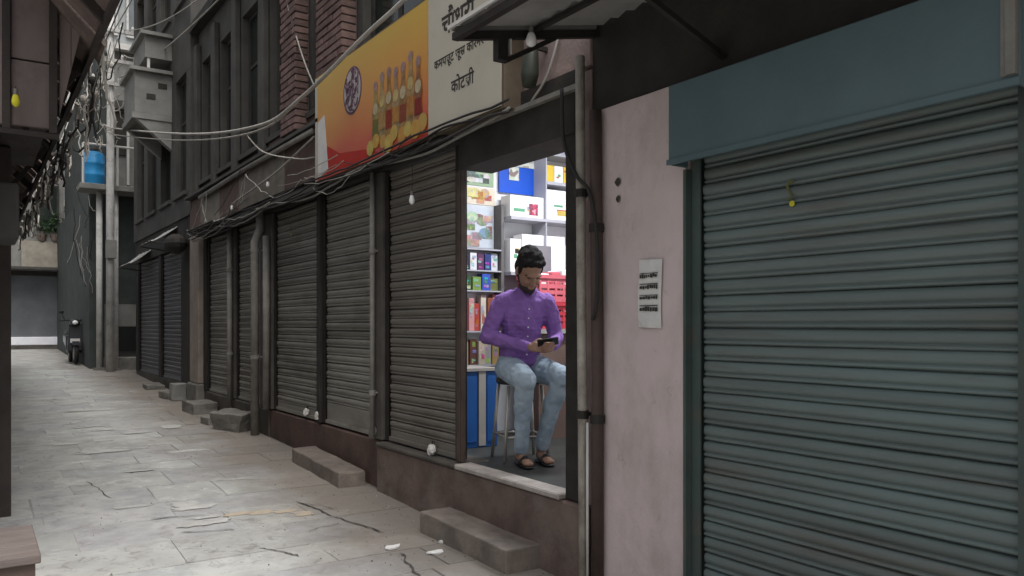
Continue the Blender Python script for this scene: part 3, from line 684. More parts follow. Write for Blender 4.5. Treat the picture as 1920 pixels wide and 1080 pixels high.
# ================================================================== SHOP INTERIOR
Y6 = 6.158
def card(name, x0, x1, z0, z1, mat, label, cat, y=Y6, t=.006, group=None):
    return MB().box(x0, x1, y-t, y-.001, z0, z1).build(name, mat, label=label, cat=cat, group=group, bevel=.001)
def picposter(x0, x1, z0, z1, base, cols, n, label):
    t = thing('poster', ((x0+x1)/2, Y6-.003, z0), label, 'poster'); k0 = len(bpy.data.materials)
    MB().box(x0, x1, Y6-.006, Y6-.001, z0, z1).build('poster_sheet', M('poster_base_%d' % k0, base, bump=0, rough=.4), t)
    y = Y6-.007
    for k in range(n):
        w_ = random.uniform(.14, .38)*(x1-x0); h_ = random.uniform(.25, .55)*min(z1-z0, .2); a = random.uniform(x0+.008, x1-w_-.008); b = random.uniform(z0+.008, z1-h_-.008); c_ = cols[k % len(cols)]; y -= .0004
        m = M('picture_%d_%d' % (k0, k), c_, tuple(min(1, q*random.uniform(.25, .7)+random.uniform(0, .08)) for q in c_), scale=random.uniform(18, 40), bump=0, rough=.4, stain=tuple(random.uniform(.05, .7) for _ in range(3)), sscale=random.uniform(12, 25), samt=.8)
        if k % 3: MB().box(a, a+w_, y, y+.0003, b, b+h_).build('picture', m, t)
        else: MB().prism([(a+w_*(.5+.5*math.cos(q*.628)), y, b+h_*(.5+.5*math.sin(q*.628))) for q in range(10)], (0, .0003, 0)).build('picture', m, t)
picposter(3.57, 3.94, 2.83, 2.975, (.30, .42, .26), [(.03, .16, .07), (.55, .62, .5), (.10, .14, .06), (.66, .68, .62), (.04, .10, .05)], 10, 'green and white printed poster high on the shop wall')
picposter(3.68, 3.96, 2.985, 3.12, (.22, .32, .10), [(.1, .2, .05), (.5, .55, .35), (.35, .42, .2)], 7, 'leafy green card above the green and white poster')
picposter(3.57, 3.955, 2.66, 2.815, (.72, .64, .52), [(.62, .42, .07), (.6, .42, .12), (.5, .16, .05), (.75, .6, .25), (.45, .1, .06)], 9, 'yellow and orange food poster on the shop wall')
picposter(3.57, 3.94, 2.27, 2.65, (.56, .60, .66), [(.42, .40, .36), (.35, .18, .28), (.3, .36, .2), (.24, .16, .10), (.5, .3, .25), (.16, .28, .16), (.62, .56, .4)], 14, 'pale blue poster with small coloured pictures')
# magazine rack, left column below
mr = thing('magazine_rack', (3.76, 6.05, 1.2), 'wall rack of magazines and packets behind the seated person', 'rack')
for z in (1.22, 1.52, 1.88, 2.06, 2.25): MB().box(3.555, 3.945, 6.03, 6.157, z-.012, z).build('rack_shelf', m_shelf, mr)
MB().box(3.945, 3.975, 6.03, 6.157, 1.2, 2.66).build('rack_side', M('rack_grey', (.16, .15, .15), bump=0), mr)
def packets(x0, x1, z, hmin, hmax, n, cols, noun, where, dep=(.05, .09), cat='packet', shelfy=6.15):
    x = x0; wdt = (x1-x0)/n
    for k in range(n):
        c = cols[k % len(cols)]; h_ = random.uniform(hmin, hmax); d = random.uniform(*dep)
        m = M('%s_%s_%d' % (noun.replace(' ', '_'), where[:6].replace(' ', '_'), k), c[1], bump=0, rough=.4)
        yf = shelfy-.012-d; wq = wdt-.008; x += random.uniform(-.002, .002)
        o = MB().box(x+.004, x+wdt-.004, yf, shelfy-.012, z, z+h_).build(noun.split()[-1], m, label='%s %s %s' % (c[0], noun, where), cat=cat, bevel=.002)
        for q in range(4):
            a = x+.004+wq*random.uniform(.04, .35); b = z+h_*random.uniform(.05, .72); inkc = tuple(min(1, v*.3+random.uniform(0, .6)) for v in c[1])
            MB().box(a, a+wq*random.uniform(.25, .6), yf-.0012-.0004*q, yf-.0009-.0004*q, b, b+h_*random.uniform(.06, .22)).build('print', M('ink_%d' % len(bpy.data.materials), inkc, tuple(v*.4 for v in inkc), scale=60, bump=0, rough=.4), o)
        x += wdt
packets(3.56, 3.94, 2.061, .13, .17, 5, [('black', (.03, .03, .05)), ('white', (.75, .75, .78)), ('dark plum', (.10, .04, .10)), ('navy', (.03, .05, .18)), ('pale grey', (.6, .62, .66))], 'upright magazine', 'on the upper rack shelf')
packets(3.56, 3.94, 1.881, .11, .15, 4, [('dark green', (.05, .10, .04)), ('lime green', (.20, .30, .07)), ('bright blue', (.05, .10, .50)), ('olive', (.16, .17, .06))], 'thick magazine', 'on the middle rack shelf')
packets(3.56, 3.94, 1.521, .22, .33, 6, [('maroon', (.22, .04, .05)), ('pinkish', (.60, .30, .30)), ('brick red', (.42, .06, .05)), ('cream', (.65, .58, .5)), ('rust coloured', (.30, .10, .06)), ('rose', (.55, .22, .25))], 'tall packet', 'on the lower rack shelf')
packets(3.56, 3.94, 1.221, .19, .27, 5, [('tan', (.40, .30, .20)), ('dark brown', (.12, .05, .04)), ('sand coloured', (.50, .42, .32)), ('grey', (.35, .34, .33)), ('ochre', (.42, .28, .10))], 'small carton', 'on the lowest rack shelf', cat='box')
# blue card and white cartons
bpz = thing('blue_display_card', (4.16, 6.15, 2.79), 'royal blue display card with two small printed insets', 'card')
MB().box(3.985, 4.375, 6.128, 6.140, 2.79, 3.24).build('card', m_blueposter, bpz)
MB().box(4.125, 4.375, 6.121, 6.127, 3.04, 3.24).build('inset', Mprint('p5', [(.5, .52, .45), (.6, .62, .55), (.35, .33, .25), (.65, .66, .62)], 16, 5), bpz)
MB().box(4.09, 4.20, 6.1215, 6.127, 2.91, 3.035).build('inset', Mprint('p6', [(.45, .5, .42), (.55, .57, .5), (.22, .16, .14)], 22, 6), bpz)
su = thing('shelf_unit', (4.35, 6.05, 1.6), 'grey metal wall shelves holding white cartons behind the seated person', 'shelf')
for z in (2.05, 2.55, 2.90, 3.17): MB().box(3.985 if z < 2.6 else 4.385, 4.95, 5.93, 6.157, z-.028, z).build('shelf_board', m_shelf, su)
for x in (4.378, 4.955): MB().box(x-.006, x+.006, 5.935, 6.157, 1.6, 3.35).build('upright', m_shelf, su)
def carton(x0, x1, z0, z1, y0, mat, label, cat='box', name='carton'): return MB().box(x0, x1, y0, 6.118, z0, z1).build(name, mat, label=label, cat=cat, bevel=.003)
c1 = carton(3.995, 4.365, 2.551, 2.745, 5.96, m_wbox, 'white carton with a red printed mark beneath the blue card')
MB().box(4.20, 4.30, 5.957, 5.959, 2.575, 2.68).build('red_mark', Mprint('p7', [(.45, .05, .10), (.7, .3, .35), (.2, .04, .08)], 30, 7), c1)
carton(4.40, 4.68, 2.551, 2.83, 5.96, m_wbox, 'tall plain white carton standing on the grey shelf')
carton(4.69, 4.93, 2.551, 2.78, 5.96, m_wbox, 'plain white carton beside the tall white carton')
for k in range(5): carton(4.395+k*.105, 4.395+k*.105+.098, 2.902, 3.06, 5.97, m_yelbox if k % 2 == 0 else m_wbox, ('yellow narrow packet touching the shelf upright', 'white narrow packet between the first two yellow ones', 'yellow narrow packet with white packets on both sides', 'white narrow packet by the last yellow one', 'yellow narrow packet ending the row')[k]+' on the higher shelf', name='packet', cat='packet')
for k, (a, b, hh) in enumerate(((4.40, 4.55, .10), (4.56, 4.70, .16), (4.71, 4.9, .13))):
    carton(a, b, 3.171, 3.171+hh, 5.98, Mprint('top%d' % k, [(.35, .35, .48), (.5, .5, .6), (.62, .62, .66), (.1, .1, .2)], 22, 20+k), ('grey blue patterned packet', 'mauve patterned packet, tallest of the top shelf', 'wide patterned packet')[k]+' on the topmost shelf', cat='packet', name='packet')
carton(4.13, 4.62, 2.051, 2.40, 5.97, m_wbox, 'large white carton below the grey shelf')
carton(3.995, 4.115, 2.051, 2.35, 5.96, m_wbox, 'slim white carton next to the large carton')
MB().box(4.045, 4.085, 5.957, 5.959, 2.22, 2.26).build('dark_square', m_black, bpy.data.objects[-1] if False else [o for o in C.objects if o.get('label', '').startswith('slim white')][0])
cm = [M('carton_print_%d' % k, c, bump=0, rough=.5) for k, c in enumerate(((.10, .14, .45), (.45, .08, .10), (.30, .30, .34), (.12, .35, .20), (.55, .42, .10)))]
for o in [o for o in C.objects if o.name.startswith(('carton', 'packet')) and 'white' in o.get('label', '')]:
    b_ = WL[o]; xs_ = [v.co.x for v in o.data.vertices]; zs_ = [v.co.z for v in o.data.vertices]; yf = min(v.co.y for v in o.data.vertices)+b_.y
    for k in range(3):
        w_ = (max(xs_)-min(xs_)); h_ = max(zs_); a = b_.x+min(xs_)+w_*random.uniform(.06, .5); q = b_.z+h_*random.uniform(.12, .7)
        MB().box(a, a+w_*random.uniform(.12, .4), yf-.0012-.0004*k, yf-.0008-.0004*k, q, q+h_*random.uniform(.05, .2)).build('print', random.choice(cm), o)
tl = thing('notice_panel', (4.31, 5.9, 2.10), 'dark grey framed panel standing behind the seated person', 'panel')
MB().box(4.20, 4.43, 5.93, 5.955, 2.051, 2.30).build('panel', M('panel_grey', (.22, .21, .23), bump=0), tl)
# red crates
def crate(x0, x1, z0, z1, y0, y1, mat, label):
    t = thing('crate', ((x0+x1)/2, (y0+y1)/2, z0), label, 'crate')
    mb = MB().box(x0, x1, y0, y1, z0, z0+.012); h_ = z1-z0
    for k in range(4):
        zz = z0+.012+(h_-.012)*k/4; mb.box(x0, x1, y0, y0+.012, zz, zz+h_*.16).box(x0, x1, y1-.012, y1, zz, zz+h_*.16)
        mb.box(x0, x0+.012, y0+.012, y1-.012, zz, zz+h_*.16).box(x1-.012, x1, y0+.012, y1-.012, zz, zz+h_*.16)
    for i in range(6):
        xx = x0+(x1-x0-.02)*i/5; mb.box(xx, xx+.02, y0-.002, y0+.014, z0, z1).box(xx, xx+.02, y1-.014, y1+.002, z0, z1)
    mb.build('basket', mat, t)
    MB().box(x0-.008, x1+.008, y0-.012, y0+.004, z1-.02, z1+.012).box(x0-.008, x1+.008, y1-.004, y1+.012, z1-.02, z1+.012).box(x0-.008, x0+.008, y0+.004, y1-.004, z1-.02, z1+.012).box(x1-.008, x1+.008, y0+.004, y1-.004, z1-.02, z1+.012).build('rim', mat, t)
tb = thing('counter', (4.45, 5.6, .60), 'low counter behind the seated person carrying red crates', 'counter')
MB().box(4.0, 5.0, 5.52, 5.92, 1.50, 1.54).build('counter_top', m_cabstrip, tb); MB().box(4.02, 4.98, 5.56, 5.90, .586, 1.499).build('counter_front', m_board_brown, tb)
crate(4.02, 4.46, 1.541, 1.76, 5.55, 5.88, m_red, 'deep red plastic crate resting on the counter under another crate')
crate(4.48, 4.93, 1.541, 1.76, 5.55, 5.88, m_red, 'deep red plastic crate resting on the counter beside the shelf uprights')
crate(4.02, 4.46, 1.775, 1.995, 5.55, 5.88, m_pinkred, 'faded pink red crate stacked on top of a deep red crate')
crate(4.48, 4.93, 1.775, 1.995, 5.55, 5.88, m_pinkred, 'faded pink red crate stacked at the shelf upright end')
for k, (x, m_, lb) in enumerate(((4.12, m_wbox, 'white'), (4.24, m_pinkred, 'pink'), (4.36, m_wbox, 'pale'), (4.58, m_red, 'red'), (4.70, m_wbox, 'bright white'), (4.82, m_pinkred, 'rosy'))):
    MB().box(x-.05, x+.05, 5.60, 5.84, 1.79, 2.02+.02*(k % 3)).build('packet', m_, label='%s snack packet poking out of a faded red crate' % lb, cat='packet', bevel=.01)
# blue cabinet
cb = thing('blue_cabinet', (3.42, 5.6, .585), 'blue cabinet with pale vertical strips inside the doorway', 'cabinet')
MB().box(3.16, 3.56, 5.50, 5.95, .586, 1.20).build('carcass', m_bluecab, cb, bevel=.005)
MB().box(3.14, 3.58, 5.48, 5.96, 1.202, 1.225).build('cabinet_top', m_cabstrip, cb)
for x in (3.375,): MB().box(x, x+.065, 5.488, 5.499, .60, 1.20).build('strip', m_cabstrip, cb)
MB().box(3.19, 3.36, 5.492, 5.4995, .63, 1.17).build('door', m_bluecab, cb, bevel=.003); MB().box(3.455, 3.545, 5.492, 5.4995, .63, 1.17).build('door', m_bluecab, cb, bevel=.003)
# tube lamp: lights the shop
tlp = thing('tube_lamp', (4.0, 4.775, 3.40), 'white fluorescent tube lamp under the shop ceiling', 'lamp')
MB().box(3.25, 4.75, 4.74, 4.81, 3.445, 3.499).build('batten', m_wbox, tlp)
MB().tube([(3.3, 4.775, 3.425), (4.7, 4.775, 3.425)], .018, 10).build('tube', m_tube, tlp, smooth=True)
ld = bpy.data.lights.new('tube_light', 'AREA'); ld.shape = 'RECTANGLE'; ld.size = 1.4; ld.size_y = .10; ld.energy = 62; ld.color = (.93, .96, 1)
lo = link('tube_glow', ld, (4.0, 4.775, 3.39), tlp)

# ================================================================== STOOL AND PERSON
FL = .586
PB = Vector((3.335, 4.84, FL)); Fv = Vector((-.29, -.957, 0)).normalized(); Lv = Vector((-Fv.y, Fv.x, 0))
def Wp(l, f, z): return PB+Lv*l+Fv*f+Vector((0, 0, z))
st = thing('stool', Wp(0, 0, 0), 'tall steel legged stool under the seated person', 'stool')
mb = MB(); ctr = Wp(0, -.02, .555)
mb.tube([ctr, ctr+Vector((0, 0, .02)), ctr+Vector((0, 0, .045)), ctr+Vector((0, 0, .055))], [.165, .18, .175, .15], 20); mb.build('seat', m_seatv, st, smooth=False)
for sl, sf in ((-1, 1), (1, 1), (-1, -1), (1, -1)):
    MB().tube([Wp(.125*sl, .125*sf-.02, .55), Wp(.165*sl, .165*sf-.02, .002)], .013, 10).build('leg', m_steel, st, smooth=True)
for z in (.18,):
    k = .125+.04*(1-z/.55)
    for a, b in (((-k, k), (k, k)), ((k, k), (k, -k)), ((k, -k), (-k, -k)), ((-k, -k), (-k, k))):
        MB().tube([Wp(a[0], a[1]-.02, z), Wp(b[0], b[1]-.02, z)], .009, 8).build('rung', m_steel, st, smooth=True)

per = thing('person', Wp(0, 0, 0), 'person in purple shirt and light jeans seated in the doorway looking at a phone', 'person')
AX = (Lv, Fv, Vector((0, 0, 1)))
def limb(mb, pts, step=.35):
    """pts: (l,f,z,r) or (l,f,z,rl,rf,rz)"""
    P_ = []
    for p in pts:
        r = p[3:] if len(p) == 6 else (p[3],)*3
        P_.append((Vector(p[:3]), Vector(r)))
    for i in range(len(P_)-1):
        (a, ra), (b, rb_) = P_[i], P_[i+1]; L = (b-a).length; n = max(2, int(L/(min(min(ra), min(rb_))*step))+1)
        for k in range(n+1):
            t = k/n; c = a.lerp(b, t); r = ra.lerp(rb_, t); mb.ball(Wp(*c), tuple(r), 10, 7, axes=AX)
def remesh(o, vox, it=6):
    m = o.modifiers.new('skin', 'REMESH'); m.mode = 'VOXEL'; m.voxel_size = vox; m.use_smooth_shade = True
    s = o.modifiers.new('smooth', 'SMOOTH'); s.factor = .5; s.iterations = it
    return o
# key joints (left, forward, up)
hipR, hipL = (-.095, .0, .675), (.095, .0, .675)
kneR, kneL = (-.10, .42, .615), (.17, .41, .625)
ankR, ankL = (-.07, .235, .13), (.10, .185, .14)
shR, shL = (-.170, .095, 1.155), (.170, .095, 1.155)
elR, elL = (-.258, .02, .90), (.245, .07, .90)
wrR, wrL = (-.02, .265, .835), (.155, .275, .84)
hd_c = Vector((-.005, .215, 1.372))
# head axes: bowed forward, turned slightly to the person's left
hy = Matrix.Rotation(R(-8), 3, 'Z')
nod = 40
def HX(l, f, z):
    l, f, z = l*1.09, f*1.09, z*1.09
    a = R(nod); f2 = f*math.cos(a)+z*math.sin(a); z2 = -f*math.sin(a)+z*math.cos(a)
    b = R(-6); l3 = l*math.cos(b)-f2*math.sin(b); f3 = l*math.sin(b)+f2*math.cos(b)
    return hd_c+Vector((l3, f3, z2))
hax = tuple((Wp(*HX(*e))-Wp(*HX(0, 0, 0))) for e in ((1, 0, 0), (0, 1, 0), (0, 0, 1)))
bd = MB()
limb(bd, [(-.0, .0, .70, .15, .10, .09), (0, .01, .88, .135, .095, .09), (0, .05, 1.06, .155, .10, .09), (0, .085, 1.17, .145, .085, .05)])
limb(bd, [(0, .10, 1.20, .062), (0, .16, 1.30, .056)]); 
hb = lambda l, f, z, r: bd.ball(Wp(*HX(l, f, z)), r, 14, 10, axes=hax)
hb(0, -.012, .03, (.078, .098, .098)); hb(0, .028, -.035, (.066, .074, .085)); hb(0, .055, -.085, (.042, .042, .036))
hb(0, .103, -.015, (.013, .020, .030)); hb(0, .112, -.032, (.017, .016, .013)); hb(0, .085, .022, (.052, .022, .014))
hb(0, .098, -.066, (.024, .011, .008)); hb(0, .095, -.078, (.021, .011, .008))
for s_ in (-1, 1): hb(.078*s_, -.008, -.012, (.012, .022, .034)); hb(.034*s_, .080, -.03, (.026, .022, .02))
for a, b, c_, k in ((shR, elR, wrR, -1), (shL, elL, wrL, 1)): limb(bd, [(*a, .055), (*b, .040), (*c_, .027)])
for a, b, c_ in ((hipR, kneR, ankR), (hipL, kneL, ankL)):
    limb(bd, [(*a, .085), (*b, .056)]); limb(bd, [(*b, .056), ((b[0]+c_[0])/2, (b[1]+c_[1])/2-.02, (b[2]+c_[2])/2+.05, .050), (*c_, .036)])
    limb(bd, [(c_[0], c_[1]-.03, .055, .036), (c_[0], c_[1]+.08, .045, .036, .04, .028), (c_[0], c_[1]+.16, .034, .040, .03, .020)])
    limb(bd, [(*c_, .036), (c_[0], c_[1]-.02, .07, .036)])
def hand(wr, dirv, spread, palmn, side):
    wr, dirv, spread, palmn = (Vector(v) for v in (wr, dirv, spread, palmn)); dirv.normalize(); spread.normalize(); palmn.normalize()
    for k in range(5):
        p = wr+dirv*(.02+.018*k)
        for q in (-.024, -.008, .008, .024): bd.ball(Wp(*(p+spread*q)), .0145, 8, 6)
    kn = wr+dirv*.098
    for i, (q, ln) in enumerate(((.030, .072), (.010, .080), (-.010, .075), (-.029, .060))):
        a = kn+spread*q; d1 = (dirv*.85+palmn*.5).normalized(); b = a+d1*ln*.45; d2 = (dirv*.35+palmn*.95).normalized(); c_ = b+d2*ln*.33; d3 = (palmn*.9-dirv*.5).normalized(); e = c_+d3*ln*.25
        limb(bd, [(*a, .0100), (*b, .0092), (*c_, .0085), (*e, .0075)])
    a = wr+dirv*.03+spread*.03*side; b = a+spread*.028*side+dirv*.022+palmn*.012; c_ = b+dirv*.034+palmn*.016-spread*.004*side
    limb(bd, [(*a, .0135), (*b, .0115), (*c_, .0090)])
hand(wrR, (.75, .62, -.08), (.30, -.30, .9), (.35, -.35, .05), 1)
hand(wrL, (-.45, .85, -.05), (.25, .2, .9), (-.75, -.40, 0), 1)
body = remesh(bd.build('body', m_skin, per, smooth=True), .0052, 4)
sh = MB()
limb(sh, [(0, -.005, .66, .165, .115, .07), (0, .0, .78, .165, .12, .08), (0, .015, .92, .158, .118, .09), (0, .055, 1.06, .178, .122, .09), (0, .09, 1.15, .155, .102, .055), (0, .10, 1.205, .088, .078, .035)])
limb(sh, [(-.13, .085, 1.155, .070), (0, .085, 1.185, .078), (.13, .085, 1.155, .070)])
for a, b, c_ in ((shR, elR, wrR), (shL, elL, wrL)):
    A, B, Cc = Vector(a), Vector(b), Vector(c_); limb(sh, [(*A, .068), (*A.lerp(B, .5), .063), (*B, .057)]); limb(sh, [(*B, .058), (*B.lerp(Cc, .5), .050), (*B.lerp(Cc, .93), .041)])
for s_ in (-1, 1): limb(sh, [(.058*s_, .09, 1.245, .020), (.050*s_, .155, 1.235, .018), (.018*s_, .195, 1.19, .014)])   # collar
limb(sh, [(-.09, .10, .705, .055), (0, .115, .70, .055), (.09, .10, .705, .055)])
shirt = remesh(sh.build('shirt', m_shirt, per, smooth=True), .0065, 4)
tx = bpy.data.textures.new('folds', 'CLOUDS'); tx.noise_scale = .10; tx.noise_depth = 3
dp = shirt.modifiers.new('folds', 'DISPLACE'); dp.texture = tx; dp.strength = .034; dp.mid_level = .5; dp.texture_coords = 'LOCAL'
tx3 = bpy.data.textures.new('creases_fine', 'MUSGRAVE'); tx3.musgrave_type = 'RIDGED_MULTIFRACTAL'; tx3.noise_scale = .11; tx3.octaves = 2
d3 = shirt.modifiers.new('creases', 'DISPLACE'); d3.texture = tx3; d3.strength = .007; d3.mid_level = .8; d3.texture_coords = 'LOCAL'
mb = MB()
for k in range(6): mb.ball(Wp(.004, .185-.010*k-.0, 1.10-k*.065), (.006, .006, .006), 8, 6)
mb.build('buttons', m_wbox, shirt)
je = MB()
limb(je, [(-.07, -.01, .675, .11, .115, .09), (.07, -.01, .675, .11, .115, .09)])
for a, b, c_ in ((hipR, kneR, ankR), (hipL, kneL, ankL)):
    A, B, Cc = Vector(a), Vector(b), Vector(c_)
    limb(je, [(*A, .105), (*A.lerp(B, .5), .095), (*B, .080)]); limb(je, [(*B, .073), (*(B.lerp(Cc, .4)+Vector((0, -.018, 0))), .066), (*B.lerp(Cc, .8), .056), (*(Cc+Vector((0, 0, -.01))), .054)])
jeans = remesh(je.build('jeans', m_jeans, per, smooth=True), .009, 3)
tx2 = bpy.data.textures.new('creases', 'CLOUDS'); tx2.noise_scale = .06; tx2.noise_depth = 2
dp = jeans.modifiers.new('creases', 'DISPLACE'); dp.texture = tx2; dp.strength = .020; dp.mid_level = .5; dp.texture_coords = 'LOCAL'
ha = MB()
hh = lambda l, f, z, r: ha.ball(Wp(*HX(l, f, z)), r, 14, 10, axes=hax)
hh(0, -.028, .055, (.088, .100, .092)); hh(0, -.055, .0, (.082, .070, .085))
for k in range(110):
    t = random.uniform(0, 2*math.pi); u = random.uniform(.1, 1.0); el_ = u*math.pi/2
    hh(.080*math.cos(t)*math.cos(el_), -.03+.098*math.sin(t)*math.cos(el_), .055+.088*math.sin(el_), (random.uniform(.010, .019),)*3)
for k in range(9): hh(-.06+.015*k, .062-.0006*(k-4)**2*10*.2, .085+random.uniform(-.006, .012), (.018, .02, .022))
for s_ in (-1, 1): hh(.074*s_, .012, .022, (.012, .022, .042))
for s_ in (-1, 1):
    mb = MB()
    for k in range(5): mb.ball(Wp(*HX((.016+.009*k)*s_, .094-.004*k*k*.3, .026+.002*k-.0012*k*k)), (.0065, .006, .0042), 8, 6, axes=hax)
    mb.build('eyebrow', m_hair, per, smooth=True)
    MB().ball(Wp(*HX(.034*s_, .088, .004)), (.015, .008, .0045), 10, 6, axes=hax).build('eyelid', M('eyelid_%d' % s_, (.11, .062, .045), bump=0), per, smooth=True)
hair = remesh(ha.build('hair', m_hair, per, smooth=True), .0075, 2)
mk = MB()
mm = lambda l, f, z, r: mk.ball(Wp(*HX(l, f, z)), r, 14, 10, axes=hax)
mm(0, .056, -.092, (.052, .056, .040)); mm(0, .03, -.105, (.056, .05, .03))
for s_ in (-1, 1):
    for k in range(6): mm((.05+.006*k)*s_, .055-.012*k, -.088+.013*k, (.009,)*3)
remesh(mk.build('face_mask', m_mask, per, smooth=True), .006, 3)
for c_, in ((ankR,), (ankL,)):
    so = MB(); 
    limb(so, [(c_[0], c_[1]-.055, .012, .040, .04, .011), (c_[0], c_[1]+.08, .012, .044, .04, .011), (c_[0], c_[1]+.165, .012, .042, .04, .011)])
    limb(so, [(c_[0]-.042, c_[1]+.09, .03, .010, .03, .02), (c_[0], c_[1]+.095, .072, .02, .03, .010), (c_[0]+.042, c_[1]+.09, .03, .010, .03, .02)])
    remesh(so.build('sandal', m_black, per, smooth=True), .006, 2)
# phone held between the hands
ph = thing('phone', Wp(.085, .36, .86), 'black phone held in the hands of the seated person', 'phone')
pc = Wp(.088, .352, .868); u1 = (Lv*.9+Fv*.25+Vector((0, 0, .15))).normalized(); u3 = (-Fv*.75+Vector((0, 0, .65))).normalized(); u2 = u3.cross(u1).normalized(); u3 = u1.cross(u2).normalized()
def slab(cn, a, b, t):
    mb = MB(); b0 = []
    for k in (-1, 1):
        for i, j in ((-1, -1), (1, -1), (1, 1), (-1, 1)): mb.v.append(tuple(cn+u1*a*i+u2*b*j+u3*t*k))
    for q in ((0, 3, 2, 1), (4, 5, 6, 7), (0, 1, 5, 4), (1, 2, 6, 5), (2, 3, 7, 6), (3, 0, 4, 7)): mb.face(list(q))
    return mb
slab(pc, .074, .036, .0045).build('phone_body', m_black, ph, bevel=.003)
slab(pc+u3*.0052, .068, .033, .0004).build('screen', M('phone_glass', (.02, .02, .025), bump=0, rough=.08), ph)

# ================================================================== YELLOW MARKS
m_olive = M('dull_olive_paint', (.15, .15, .035), (.08, .085, .04), scale=40, bump=0)
def mark(x, y, z, s, label):
    mb = MB(); pts = [(.35, 1.5), (.0, 1.55), (-.3, 1.3), (-.32, .9), (-.1, .5), (.15, .2), (.3, -.1), (-.2, -.25), (-.45, -.3)]
    for k in range(len(pts)-1):
        (a, b), (c_, d) = pts[k], pts[k+1]; wv = s*random.uniform(.10, .2)
        n_ = Vector((-(d-b), c_-a)).normalized()*wv
        mb.poly([(x-.0005*k/8, y-(a+n_.x)*s/s*s, z+b*s+n_.y), (x-.0005*k/8, y-c_*s-n_.x, z+d*s+n_.y), (x-.0005*k/8, y-c_*s+n_.x, z+d*s-n_.y), (x-.0005*k/8, y-a*s+n_.x, z+b*s-n_.y)])
    mb.prism([(x-.004, y-.25*s+.30*s*math.cos(t*.785)*(1+.2*(t % 2)), z-.75*s+.30*s*math.sin(t*.785)) for t in range(8)], (.003, 0, 0), 1)
    return mb.build('paint_mark', [m_olive, m_yellow], label=label, cat='paint mark')
mark(2.894, 2.17, 2.12, .042, 'yellow painted squiggle near the top of the teal shutter')
mark(2.884, 8.62, 2.60, .045, 'small yellow painted squiggle on a dirty grey shutter')

# ================================================================== FAR SHOP (slate shutters) with balcony
fb = thing('grey_building', (3.0, 15.7, .4), 'dark grey building with slate shutters and a projecting balcony', 'building')
box('plinth', m_pier, fb, 2.85, 3.1, 13.11, 18.4, .2, .62)
for a, b in ((13.11, 14.0), (15.72, 15.92), (18.1, 18.4)): box('pier', m_dark, fb, 2.842, 3.1, a, b, .622, 2.86)
for a, b in ((14.0, 15.72), (15.92, 18.1)): shutter(fb, a+.05, b-.05, .63, 2.855, 2.90, m_shutd, m_iron, None, single=False)
box('core', m_dark, fb, 3.102, 5.4, 13.11, 18.4, .2, 9.0)
box('lintel', m_dark, fb, 2.83, 3.1, 13.11, 18.4, 2.862, 3.3)
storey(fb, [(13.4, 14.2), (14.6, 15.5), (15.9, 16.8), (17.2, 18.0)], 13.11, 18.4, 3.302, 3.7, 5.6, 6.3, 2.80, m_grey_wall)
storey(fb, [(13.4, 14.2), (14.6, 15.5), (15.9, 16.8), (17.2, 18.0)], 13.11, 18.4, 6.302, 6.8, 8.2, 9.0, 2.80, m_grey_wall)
bl = MB().box(2.18, 2.798, 14.5, 15.6, 5.02, 5.12).box(2.22, 2.798, 14.5, 14.58, 5.122, 5.80).box(2.22, 2.28, 14.582, 15.6, 5.122, 5.80).box(2.14, 2.798, 14.42, 15.6, 5.802, 5.86).box(2.38, 2.798, 14.5, 15.6, 6.06, 6.42).box(2.30, 2.798, 14.42, 15.6, 6.422, 6.48).build('balcony', m_lgrey, fb)
for yv in (14.52, 15.4): MB().prism([(2.24, yv, 5.018), (2.797, yv, 5.018), (2.797, yv, 4.55)], (0, .14, 0)).build('balcony_bracket', m_lgrey, bl)
for a, b in ((2.40, 5.36), (2.58, 5.56)): MB().box(a, a+.14, 14.492, 14.499, b, b+.09).build('vent', m_dark, bl)
for xv, yv in ((2.44, 14.54), (2.44, 15.55)): MB().tube([(xv, yv, 5.862), (xv, yv, 6.058)], .025, 8).build('balcony_post', m_white_pipe, bl)
# small shop canopies
def awn(y0, y1, x0, z0, z1, mat, label):
    t = thing('shop_awning', (x0, (y0+y1)/2, z0), label, 'awning')
    mb = MB(); n = 10
    for i in range(n+1):
        yy = y0+(y1-y0)*i/n
        for k in range(5):
            u = k/4; mb.v.append((2.84+(x0-2.84)*u, yy, z1+(z0-z1)*u-.03*math.sin(math.pi*u)+.012*math.sin(i*2.1+k)))
    for i in range(n):
        for k in range(4): a = i*5+k; mb.face([a, a+1, a+6, a+5])
    o = mb.build('awning_sheet', mat, t); o.modifiers.new('t', 'SOLIDIFY').thickness = .01
    MB().tube([(x0, y0, z0), (x0, y1, z0)], .014, 6).build('front_bar', m_iron, t)
    for yy in (y0+.02, y1-.02): MB().tube([(x0, yy, z0), (2.84, yy, z0-.05)], .010, 6).build('arm', m_iron, t)
m_awn = M('dirty_white_canvas', (.46, .45, .43), (.34, .33, .31), scale=5, bump=.2)
awn(16.6, 17.9, 2.45, 2.74, 3.02, m_awn, 'dirty white awning flap over the second slate grey shutter')
awn(14.2, 15.3, 2.42, 2.95, 3.22, m_awn, 'pale folded awning above the first slate grey shutter')
awn(10.9, 12.35, 2.60, 2.94, 3.05, m_awn, 'narrow pale awning over the shutter beside the buff pillar')
MB().ball((2.66, 13.5, 2.86), (.17, .34, .16), 12, 8).build('sack_bundle', m_dark, label='dark bundle hanging under the lintel beyond the buff pillar', cat='bundle')

